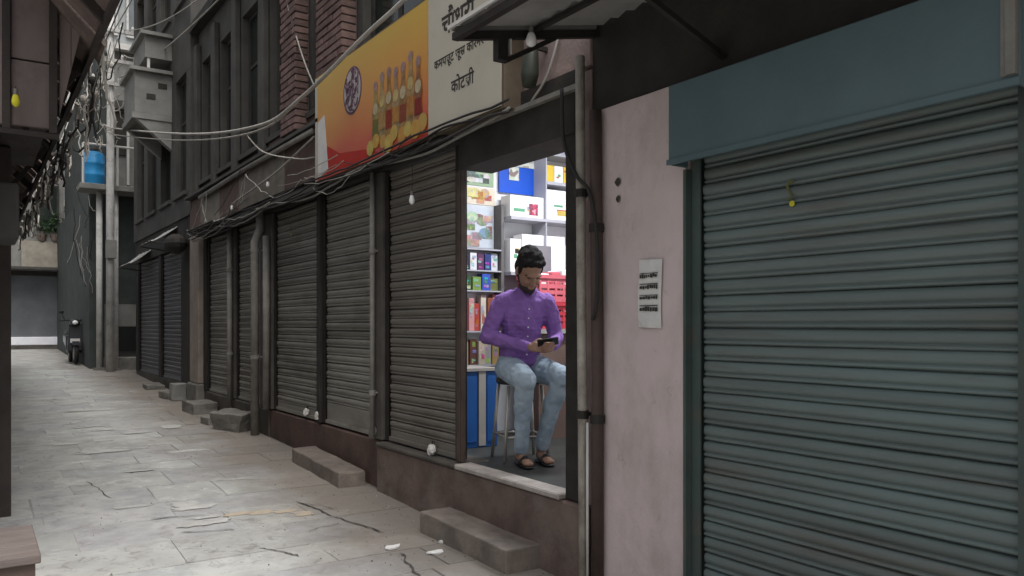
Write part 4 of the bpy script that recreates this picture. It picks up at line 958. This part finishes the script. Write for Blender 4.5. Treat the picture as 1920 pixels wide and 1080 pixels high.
# ================================================================== HOUSE AT THE BEND
eh = thing('bend_house', (2.9, 20.5, .6), 'narrow grey house at the bend with a white dado and dark upper wall', 'house')
m_dgreen = M('dark_green_grey_wall', (.055, .065, .060), (.032, .038, .035), scale=3, bump=.3)
box('lower_wall', m_lgrey, eh, 2.45, 4.2, 20.0, 20.4, .4, 2.05)
box('mid_wall', m_dgreen, eh, 2.45, 4.2, 20.002, 20.4, 2.052, 4.60)
box('side_wall', m_dgreen, eh, 2.15, 2.448, 20.1, 28.4, .4, 4.60)
box('side_upper', m_dgreen, eh, 2.35, 2.6, 20.7, 28.4, 4.602, 8.2)
box('upper_wall', m_lgrey, eh, 2.62, 4.2, 20.4, 20.8, 4.80, 7.9)
box('roof_ledge', m_white_pipe, eh, 2.55, 4.2, 20.2, 20.9, 7.902, 8.0)
box('upper_lintel', m_grey_wall, eh, 2.60, 4.2, 20.30, 20.398, 6.55, 6.75)
MB().box(2.60, 2.66, 20.33, 20.398, 4.82, 6.54).box(2.95, 3.0, 20.33, 20.398, 4.82, 6.54).build('white_frame', m_white_pipe, eh)
box('window_opening', m_dark, eh, 2.67, 2.94, 20.37, 20.397, 5.5, 6.5)
box('step', m_stone2, eh, 2.42, 3.4, 19.55, 19.998, .5, .86, bevel=.02)
box('meter_box', m_black, eh, 2.66, 3.15, 19.86, 19.998, 1.0, 1.55, bevel=.01)
pf = MB().box(1.88, 3.3, 19.25, 19.998, 4.50, 4.62).build('platform', m_lgrey, eh, bevel=.01)
for x in (1.95, 2.62, 3.2): MB().tube([(x, 19.35, 4.622), (x, 19.35, 5.48)], .025, 8).build('rail_post', m_white_pipe, pf)
for z in (5.48,): MB().tube([(1.95, 19.35, z), (3.2, 19.35, z)], .025, 8).build('rail', m_white_pipe, pf)
br = thing('water_drum', (2.22, 19.62, 4.622), 'bright blue plastic drum on the raised platform', 'drum')
cx, cy = 2.19, 19.62; z0 = 4.622
MB().tube([(cx, cy, z0), (cx, cy, z0+.03), (cx, cy, z0+.20), (cx, cy, z0+.225), (cx, cy, z0+.25), (cx, cy, z0+.45), (cx, cy, z0+.475), (cx, cy, z0+.5), (cx, cy, z0+.66), (cx, cy, z0+.73), (cx, cy, z0+.745)], [.19, .21, .213, .228, .213, .213, .228, .213, .21, .165, .09], 24).build('barrel', m_bluep, br, smooth=True)
MB().tube([(cx, cy, z0+.746), (cx, cy, z0+.80)], [.095, .09], 16).build('lid', m_black, br)
m_post = M('white_post_paint', (.58, .57, .55), (.44, .43, .41), scale=5, bump=.1, stain=(.2, .19, .17), sscale=4)
up = thing('utility_pole', (2.44, 19.1, .57), 'tall white utility pole with crossarms and tangled wires at the bend', 'pole')
MB().tube([(2.445, 19.12, .50), (2.445, 19.12, 4.5), (2.46, 19.12, 8.6)], [.085, .08, .065], 14).build('pole', m_post, up, smooth=True)
for z, L in ((7.25, .55), (6.75, .4), (7.9, .5)):
    MB().bar((2.45-L, 19.02, z), (2.45+L, 19.02, z), .07, .07).build('crossarm', m_post, up)
    for s_ in (-.85, -.4, .4, .85): MB().tube([(2.45+L*s_, 19.02, z+.036), (2.45+L*s_, 19.02, z+.10), (2.45+L*s_, 19.02, z+.15)], [.022, .035, .02], 8).build('insulator', m_white_pipe, up)
MB().box(2.34, 2.55, 18.95, 19.03, 3.0, 3.4).build('junction_box', m_lgrey, up, bevel=.01)
tb_ = MB()
for k in range(40):
    a = Vector((2.34+random.uniform(-.6, .35), 18.95+random.uniform(-.2, .1), random.uniform(5.5, 8.1))); b = a+Vector((random.uniform(-.55, .4), random.uniform(-.3, .3), random.uniform(-1.2, .5)))
    tb_.tube(sagpts(a, b, random.uniform(.05, .4), 8, .03), random.choice((.006, .009, .013)), 5)
tag(tb_.build('wire_tangle', m_cable_p, up), kind='stuff')
for k in range(12):
    a = Vector((2.15+random.uniform(-.45, .0), 18.9, random.uniform(3.0, 4.5))); b = a+Vector((random.uniform(-.3, .3), random.uniform(-.2, .2), random.uniform(-1.0, -.3)))
    MB().tube(sagpts(a, b, .1, 6, .03), .008, 5).build('loose_wire', random.choice((m_cable_d, m_grpipe)), up)
p3 = thing('support_post', (2.29, 19.6, .6), 'white support post at the street corner of the platform', 'post')
MB().tube([(2.29, 19.6, .5), (2.29, 19.6, 4.498)], .062, 12).build('post', m_post, p3, smooth=True); MB().box(2.18, 2.40, 19.49, 19.71, .5, .64).build('post_foot', m_stone2, p3)
p2 = thing('support_post', (2.60, 19.4, .6), 'white support post under the platform next to the utility pole', 'post')
MB().tube([(2.60, 19.45, .5), (2.60, 19.45, 4.498)], .05, 12).build('post', m_post, p2, smooth=True); MB().box(2.50, 2.70, 19.35, 19.55, .5, .62).build('post_foot', m_stone2, p2)

fp = thing('pale_building', (4.6, 34, 1.0), 'tall pale grey building rising behind the house at the bend', 'building')
m_palew = M('pale_blue_grey_wall', (.34, .36, .36), (.26, .28, .28), scale=2, bump=.1)
box('wall', m_palew, fp, 2.4, 8.0, 34, 35, .5, 17)
for zz in (6.5, 9.6, 12.7):
    for xx in (2.9, 3.9, 4.9, 5.9):
        f = MB().box(xx, xx+.08, 33.9, 33.998, zz, zz+2.0).box(xx+.62, xx+.70, 33.9, 33.998, zz, zz+2.0).box(xx+.08, xx+.62, 33.9, 33.998, zz+1.92, zz+2.0).box(xx+.08, xx+.62, 33.9, 33.998, zz, zz+.08).box(xx+.32, xx+.38, 33.91, 33.998, zz+.08, zz+1.92).build('window', m_post, fp)
        box('pane', M('sky_pane_%d' % len(bpy.data.materials), (.16, .18, .19), bump=0, rough=.15), f, xx+.08, xx+.62, 33.95, 33.99, zz+.081, zz+1.919)
    box('floor_band', m_post, fp, 2.4, 8.0, 33.85, 33.998, zz-.5, zz-.3)
# end shop across the bend
es = thing('end_shop', (1.4, 28.8, .85), 'shop closing the far end of the lane, grey shutter under a beige signboard', 'building')
box('wall', m_dgreen, es, -.6, .75, 28.5, 29, .6, 3.1); box('wall', m_dgreen, es, 2.30, 2.349, 28.5, 29, .6, 3.1)
box('header', m_dark, es, -.6, 2.349, 28.5, 29, 3.102, 3.25)
sgs = MB().box(.76, 2.29, 28.62, 28.66, 1.22, 3.1)
for k in range(24): sgs.box(.76, 2.29, 28.605, 28.619, 1.23+k*.078, 1.23+k*.078+.055)
sgs.build('rolling_shutter', M('blue_grey_shutter', (.155, .165, .175), (.11, .12, .125), scale=2, bump=.1), es)
box('white_sill', M('white_painted_sill', (.74, .74, .78), (.66, .66, .70), bump=.05), es, -.6, 2.345, 28.35, 28.60, .97, 1.215, bevel=.01)
box('base_step', m_pier, es, -.6, 2.345, 28.30, 28.6, .55, .968)
MB().box(-.6, 2.345, 27.9, 28.498, 3.252, 3.33).build('canopy_slab', m_grey_wall, es)
MB().prism([(1.2, 28.2, 3.34), (2.34, 28.2, 3.34), (2.34, 28.42, 4.15), (1.2, 28.42, 4.15)], (0, .05, 0)).build('signboard', m_board_beige, es)
box('upper_wall', m_lgrey, es, -.6, 2.349, 28.5, 29, 3.34, 9.4)
for a, b in ((.6, 1.3), (1.6, 2.2)):
    f = MB().box(a, b, 28.44, 28.498, 4.5, 5.9).build('window', m_wframe, es); box('pane', m_pane, f, a+.06, b-.06, 28.43, 28.439, 4.56, 5.84)
    f = MB().box(a, b, 28.44, 28.498, 6.8, 8.0).build('window', m_wframe, es); box('pane', m_pane, f, a+.06, b-.06, 28.43, 28.439, 6.86, 7.94)
# potted plants on the end canopy
for k, (x, lb) in enumerate(((1.75, 'bushy potted plant on the ledge above the beige signboard'), (2.1, 'taller leafy potted plant at the end of the signboard ledge'))):
    t = thing('potted_plant', (x, 28.1, 3.33), lb, 'plant')
    zt = 4.16 if k == 0 else 4.16
    MB().tube([(x, 28.46, zt), (x, 28.46, zt+.22)], [.09, .13], 12).build('pot', m_plinth, t)
    mb = MB()
    for q in range(120):
        c_ = Vector((x, 28.42, zt+.45+.1*k))+Vector((random.gauss(0, .14), random.gauss(0, .09), random.gauss(0, .17))); a = Vector((random.uniform(-1, 1), random.uniform(-1, 1), random.uniform(-.6, 1))).normalized()*.07; b = a.cross(Vector((random.random(), random.random(), random.random()))).normalized()*.025
        mb.poly([c_-a, c_+b, c_+a, c_-b])
    mb.build('foliage', m_green, t)

# ------------------------------------------------------------------ scooter
sx, sy = 2.0, 21.9; sz = gz(sy)
sc = thing('scooter', (sx, sy, sz), 'dark parked motor scooter at the bend of the lane', 'scooter')
def wheel(yc):
    w_ = MB(); n = 20; r0, rt = .20, .055
    for i in range(n):
        t = 2*math.pi*i/n
        for k in range(8):
            u = 2*math.pi*k/8; w_.v.append((sx+rt*.8*math.sin(u), yc+(r0+rt*math.cos(u))*math.cos(t), sz+.255+(r0+rt*math.cos(u))*math.sin(t)))
    for i in range(n):
        for k in range(8): w_.face([i*8+k, i*8+(k+1) % 8, ((i+1) % n)*8+(k+1) % 8, ((i+1) % n)*8+k])
    o = w_.build('wheel', m_rubber, sc, smooth=True); MB().tube([(sx-.05, yc, sz+.255), (sx+.05, yc, sz+.255)], .15, 16).build('rim', m_cap, o)
wheel(21.35); wheel(22.55)
mbx = M('dark_scooter_paint', (.03, .03, .035), bump=0, rough=.25, spec=.6)
MB().prism([(sx-.16, 21.52, sz+.30), (sx-.16, 21.62, sz+.28), (sx-.12, 21.72, sz+.95), (sx-.12, 21.60, sz+.98)], (.32, 0, 0)).build('leg_shield', mbx, sc, bevel=.03, seg=2)
MB().box(sx-.14, sx+.14, 21.62, 22.1, sz+.26, sz+.33).build('footboard', m_black, sc, bevel=.01)
MB().prism([(sx-.15, 22.0, sz+.30), (sx-.15, 22.75, sz+.48), (sx-.15, 22.85, sz+.72), (sx-.15, 22.05, sz+.70)], (.30, 0, 0)).build('rear_body', mbx, sc, bevel=.05, seg=2)
MB().box(sx-.13, sx+.13, 21.98, 22.75, sz+.70, sz+.80).build('seat', m_seatv, sc, bevel=.03, seg=2)
MB().tube([(sx-.32, 21.75, sz+1.02), (sx-.12, 21.66, sz+1.04), (sx+.12, 21.66, sz+1.04), (sx+.32, 21.75, sz+1.02)], .018, 8).build('handlebar', m_black, sc)
MB().ball((sx, 21.56, sz+.98), (.12, .10, .09), 12, 8).build('headlight_cowl', mbx, sc, smooth=True)
MB().ball((sx, 21.50, sz+.98), (.07, .05, .055), 12, 8).build('headlight', m_bulb, sc, smooth=True)
MB().box(sx-.10, sx+.10, 21.49, 21.515, sz+.50, sz+.60).build('number_plate', m_paper, sc)
MB().prism([(sx-.075, 21.12, sz+.45), (sx-.075, 21.35, sz+.54), (sx-.075, 21.55, sz+.50), (sx-.075, 21.35, sz+.48)], (.15, 0, 0)).build('front_mudguard', mbx, sc)
for s_ in (-1, 1):
    MB().tube([(sx+.2*s_, 21.7, sz+1.03), (sx+.26*s_, 21.68, sz+1.2)], .008, 6).build('mirror_arm', m_black, sc); MB().ball((sx+.27*s_, 21.68, sz+1.23), (.055, .012, .04), 10, 6).build('mirror', m_black, sc)

# ================================================================== LEFT BUILDING
lb_ = thing('timber_building', (0, 8, .2), 'old brown boarded building with an overhanging upper floor and eaves', 'building')
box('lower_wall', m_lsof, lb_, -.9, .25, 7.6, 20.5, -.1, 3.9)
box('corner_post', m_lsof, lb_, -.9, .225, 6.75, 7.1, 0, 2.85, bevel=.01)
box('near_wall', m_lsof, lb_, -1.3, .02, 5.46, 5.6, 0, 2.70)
for k in range(9):  # near end boards of the jetty, each a piece
    x0 = -1.7+k*.235; MB().box(x0, x0+.222, 5.44+random.uniform(-.006, .006), 5.47, 2.74+random.uniform(-.02, .02) if k % 2 else 3.12, 5.2).build('board', m_ltim, lb_, bevel=.004)
    if k % 2 == 0: MB().box(x0, x0+.222, 5.445, 5.472, 2.73, 3.11).build('board', m_ltim, lb_, bevel=.004)
for x in (.155, .39): box('batten', m_lsof, lb_, x-.02, x+.02, 5.405, 5.432, 2.7, 5.2)
MB().bar((-1.7, 5.42, 2.71), (.42, 5.42, 2.68), .04, .028).build('rail_beam', m_lsof, lb_)
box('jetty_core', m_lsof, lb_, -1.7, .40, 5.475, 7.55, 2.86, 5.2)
# outward leaning end boards and sloping boarded eaves
for a, b in ((.425, .485), (.487, .545), (.547, .60)):
    lo = 2.70+(a-.40)*4.6; lo2 = 2.70+(b-.40)*4.6
    MB().prism([(a, 5.444, lo), (b, 5.444, lo2), (b, 5.444, 5.2), (a, 5.444, 5.2)], (0, .03, 0)).build('board', m_ltim, lb_, bevel=.003)
ez = lambda x: 3.24-(x-.62)*1.0
m_eave = M('rusty_eaves_sheet', (.20, .150, .130), (.10, .075, .066), scale=4, bump=.4, var=.3, stain=(.05, .038, .033), sscale=3)
for k in range(44):
    y0 = 4.12+k*.37; jx = .615+random.uniform(-.045, .03); xi = .02 if y0 < 5.3 else (.405 if y0 < 7.5 else .255)
    if y0+.36 > 20.4: break
    MB().prism([(xi, y0, ez(xi)), (jx, y0, ez(jx)+random.uniform(-.015, .015)), (jx, y0, ez(jx)+.03), (xi, y0, ez(xi)+.03)], (0, random.uniform(.33, .362), 0)).build('eaves_board', m_eave, lb_)
for k in range(11):
    y0 = 5.9+k*1.35; MB().bar((.41, y0, ez(.41)-.05), (.60, y0, ez(.60)-.03), .05, .07).build('rafter', m_lsof, lb_)
    if k % 2 == 0: MB().bar((.26, y0, 2.8), (.56, y0, ez(.56)-.08), .035, .04).build('brace', m_lsof, lb_)
MB().bar((.60, 4.14, ez(.60)-.03), (.60, 20.4, ez(.60)-.03), .03, .045).build('eaves_fascia', m_lsof, lb_)
for yv in (4.25, 4.85): MB().bar((.02, yv, ez(.02)-.03), (.60, yv, ez(.60)-.03), .035, .05).build('rafter', m_lsof, lb_)
MB().bar((.05, 4.14, ez(.05)-.07), (.05, 5.44, ez(.05)-.07), .06, .08).build('purlin', m_lsof, lb_)
hbx = thing('hanging_box', (.1, 6.2, 2.15), 'dark grey metal box fixed below the boarded overhang', 'box')
MB().box(-.35, .245, 6.0, 6.5, 2.12, 2.48).build('box_body', M('grey_box_metal', (.085, .083, .08), (.06, .058, .055), bump=.1), hbx, bevel=.02, seg=2)
MB().box(-.05, .0, 6.1, 6.4, 2.482, 2.86).build('hanger', m_iron, hbx)
bulb(.20, 5.36, 2.93, .075, 'yellow glass bulb hanging in front of the brown boards', r=.022)
for o in C.objects:
    if o.name.startswith('glass') and o.parent and 'yellow glass' in o.parent.get('label', ''): o.data.materials[0] = m_yellow
# bench
bn = thing('bench', (-.2, 4.35, .13), 'worn wooden bench by the left side of the lane', 'bench')
for k in range(3): MB().box(-.95, .245, 4.03+k*.212, 4.03+k*.212+.206, .535, .575).build('plank', m_bench, bn, bevel=.006, seg=2)
MB().box(-.93, .225, 4.06, 4.085, .475, .534).build('apron', m_bench_d, bn); MB().box(-.93, .225, 4.58, 4.605, .475, .534).build('apron', m_bench_d, bn)
for x in (-.92, .165):
    for yv in (4.05, 4.56): MB().box(x, x+.06, yv, yv+.06, gz(yv)-.01, .474).build('leg', m_bench_d, bn, bevel=.004)
    MB().box(x+.015, x+.045, 4.112, 4.558, .25, .29).build('stretcher', m_bench_d, bn)

# ================================================================== CABLES
def cable(name, pts, r, mat, label): return MB().tube(pts, r, 6).build(name, mat, label=label, cat='cable', smooth=True)
def through(pl, n=8):
    """smooth line through points"""
    P_ = [Vector(p) for p in pl]; P_ = [P_[0]*2-P_[1]]+P_+[P_[-1]*2-P_[-2]]; out = []
    for i in range(1, len(P_)-2):
        for k in range(n):
            t = k/n; a, b, c_, d = P_[i-1:i+3]
            out.append(.5*((2*b)+(-a+c_)*t+(2*a-5*b+4*c_-d)*t*t+(-a+3*b-3*c_+d)*t**3))
    out.append(P_[-2]); return out
cable('power_cable', through([(2.30, 19.0, 5.85), (2.3, 17.3, 5.42), (2.3, 11.0, 4.06), (2.3, 7.9, 3.52), (2.3, 6.67, 3.49), (2.3, 5.3, 3.62), (2.3, 4.2, 3.72), (2.3, 1.0, 4.2)]), .016, m_cable_p, 'thick pale power cable sagging in front of the orange advert')
cable('power_cable', through([(2.34, 19.0, 5.7), (2.32, 16.5, 5.12), (2.33, 11.2, 4.02), (2.34, 8.0, 3.50), (2.33, 6.6, 3.53), (2.34, 5.3, 3.66), (2.36, 3.2, 3.9), (2.36, 1.0, 4.3)]), .010, m_cable_p, 'thinner pale cable twisted along the thick sagging cable')
cable('power_cable', through([(2.33, 8.4, 3.55), (2.5, 8.3, 3.36), (2.72, 7.9, 3.25), (2.78, 7.6, 3.22)]), .008, m_cable_p, 'short pale cable dropping from the sagging cable to the fascia')
cable('power_cable', sagpts((2.5, 19.0, 7.9), (2.2, 7.0, 7.2), .2), .013, m_cable_p, 'pale high cable running from the pole crossarm over the lane')
cable('power_cable', sagpts((2.2, 19.0, 7.3), (1.6, 6.5, 6.6), .3), .012, m_cable_d, 'dark overhead cable from the middle of the pole crossarm')
cable('power_cable', sagpts((2.6, 19.0, 6.9), (2.82, 8.0, 5.9), .25), .012, m_cable_p, 'pale cable from the lowest crossarm to the brick pillar')
cable('power_cable', sagpts((2.70, 19.0, 7.4), (2.60, 15.5, 6.49), .1), .013, m_cable_p, 'pale cable reaching the balcony slab of the dark grey building')
cable('power_cable', sagpts((2.0, 19.0, 6.9), (.66, 9.5, 3.3), .35, wob=.02), .018, m_cable_d, 'black cable drooping from the pole to the boarded eaves')
cable('power_cable', sagpts((2.0, 19.0, 6.75), (.66, 7.0, 3.28), .45, wob=.02), .015, m_cable_p, 'pale cable drooping from the pole to the boarded eaves')
for k, (a, b, sg_, r_, m_, lb) in enumerate((((2.1, 19.0, 7.95), (1.2, 5.0, 7.4), .5, .010, m_cable_d, 'thin black overhead wire, highest over the lane'), ((2.7, 19.0, 7.95), (2.74, 9.0, 5.95), .3, .009, m_cable_p, 'thin pale wire slanting down to the row eaves'),
        ((2.25, 19.0, 6.85), (2.5, 33.8, 9.0), .4, .010, m_cable_d, 'black wire running from the pole to the pale building behind'), ((2.75, 19.0, 7.35), (3.0, 33.8, 10.5), .4, .010, m_cable_p, 'pale wire running from the pole to the pale building behind'),
        ((2.0, 19.0, 7.3), (.66, 12.0, 3.3), .3, .009, m_cable_p, 'thin pale wire from the pole to the middle of the boarded eaves'))):
    cable('power_cable', sagpts(a, b, sg_), r_, m_, lb)
cable('power_cable', sagpts((2.79, 7.6, 3.9), (2.76, 8.6, 5.4), .12), .008, m_cable_p, 'thin wire looped between the two brick pillars')
for k, (z, sg_, m_) in enumerate(((2.93, .06, m_cable_d), (2.90, .10, m_grpipe), (2.96, .03, m_cable_d), (2.87, .05, m_cable_d))):
    pts = []
    for i in range(41):
        y_ = 4.0+i*.21; pts.append((2.69-.008*k+random.uniform(-.008, .008), y_, z-sg_*abs(math.sin((y_+k)*1.3))+random.uniform(-.006, .006)))
    cable('lintel_cable', through(pts, 2), .008+.002*(k % 2), m_, ('black cable slung in loops under the signboard', 'grey cable with the deepest loops under the signboard', 'tight black cable along the signboard bottom', 'lowest black cable along the shutter lintel')[k])
cable('lintel_cable', through([(2.76, 10.9, 3.02), (2.74, 10.4, 3.12), (2.73, 9.4, 3.18), (2.73, 8.6, 3.24), (2.74, 7.5, 3.40)]), .010, m_cable_p, 'pale cable slanting across the beige fascia boards')
cable('wall_cable', through([(2.74, 3.57, 2.90), (2.74, 3.55, 2.6), (2.745, 3.45, 2.40), (2.755, 3.34, 2.28), (2.76, 3.285, 2.0), (2.76, 3.29, 1.7), (2.765, 3.33, 1.60)]), .011, m_cable_d, 'black cable looping across the pipes beside the pink wall')
cable('wall_cable', through([(2.835, 3.7, 3.30), (2.81, 3.8, 3.05), (2.80, 3.95, 2.92)]), .008, m_cable_p, 'pale wire stub on the plaster above the doorway')
m_drum = M('dark_green_enamel', (.035, .04, .03), bump=.1, rough=.5)
hl = thing('wall_lamp', (2.68, 3.86, 2.98), 'dark green enamel shade lamp on the wall beside the signboard', 'lamp')
MB().tube([(2.74, 3.86, 3.24), (2.735, 3.86, 3.18), (2.725, 3.86, 3.05), (2.72, 3.86, 2.98)], [.02, .045, .055, .04], 16).build('shade', m_drum, hl, smooth=True)
MB().bar((2.74, 3.86, 3.22), (2.852, 3.86, 3.22), .025, .025).build('bracket', m_iron, hl)
bulb(2.74, 5.42, 2.86, .34, 'white glass bulb hanging in front of the brown grey shutter')
bulb(2.735, 8.95, 3.20, .05, 'white glass bulb on the cable across the beige fascia')
bulb(2.735, 10.45, 3.12, .05, 'white bulb near the far end of the fascia cable')
# cable clutter along the left eaves
cl = MB()
for k in range(60):
    y0 = random.uniform(4.2, 16); x0 = .66+random.uniform(-.03, .04); z0 = ez(.63)+random.uniform(-.15, .1)
    cl.tube(sagpts((x0, y0, z0), (x0+random.uniform(-.03, .12), y0+random.uniform(.6, 2.2), z0+random.uniform(-.1, .12)), random.uniform(.03, .25), 8, .015), random.choice((.008, .012, .016))*min(1, max(.3, (y0-2)/8)), 5, mi=random.choice((0, 1)))
for k in range(14):
    y0 = random.uniform(4.6, 15); cl.tube(sagpts((.66, y0, ez(.63)), (.66+random.uniform(-.05, .12), y0+random.uniform(-.2, .2), ez(.63)-random.uniform(.15, .5)), .02, 6, .02), .009, 5, mi=k % 2)
    cl.ball((.67+random.uniform(-.02, .05), y0, ez(.63)-random.uniform(0, .12)), random.uniform(.02, .05)*min(1, y0/10), 8, 6, mi=k % 2)
cl.build('cable_bundle', [m_cable_d, m_cable_p], label='tangled bundle of cables along the boarded eaves', cat='cables')

# ================================================================== GRIT swept along the plinth and joints
gr = MB()
for k in range(900):
    yv = 3.2+10.5*random.random()**1.6; xv = random.choice((random.gauss(2.72, .10), random.gauss(2.3, .35), random.uniform(.4, 2.7)))
    if not .35 < xv < 2.80 or (2.55 < xv and (3.85 < yv < 4.95 or 6.4 < yv < 7.75)): continue
    rr = random.choice((.003, .004, .004, .005, .007)); zc = gz(yv)+.004+rr*.4; a = random.uniform(0, 6)
    pts = [(xv+rr*math.cos(a+q*1.2566)*random.uniform(.6, 1.2), yv+rr*math.sin(a+q*1.2566)*random.uniform(.6, 1.3), zc-rr*.5) for q in range(5)]
    b0 = len(gr.v); gr.v += pts+[(xv, yv, zc+rr*.6)]; mi = random.choice((0, 0, 1, 2))
    for q in range(5): gr.face([b0+q, b0+(q+1) % 5, b0+5], mi)
gr.build('grit', [m_stone2, m_plinth2, m_patch], kind='stuff', label='loose grit and dirt crumbs scattered over the paving', cat='grit')

fw = MB()
for k in range(22):
    y0 = random.uniform(4.3, 11.5); y1 = y0+random.uniform(.8, 3.2); x0 = random.uniform(2.62, 2.69); z0 = random.choice((2.90, 2.95, 3.0, 3.05)); 
    if y1 < 7.5: z0 -= .06
    fw.tube(sagpts((x0, y0, z0), (x0+random.uniform(-.02, .02), min(y1, 12.6), z0+random.uniform(-.05, .06)), random.uniform(.03, .16), 10, .01), random.choice((.003, .004, .006)), 5, mi=random.choice((0, 0, 1)))
for k in range(9):
    y0 = random.uniform(7.6, 12.5); fw.tube(sagpts((2.70, y0, random.uniform(3.3, 3.5)), (2.68, y0+random.uniform(-1.2, 1.2), random.uniform(2.85, 3.1)), random.uniform(.02, .12), 8, .012), random.choice((.003, .005)), 5, mi=random.choice((0, 1, 1)))
fw.build('wire_bundle', [m_cable_d, m_cable_p], label='tangle of thin wires strung along the facade above the shutters', cat='wires')
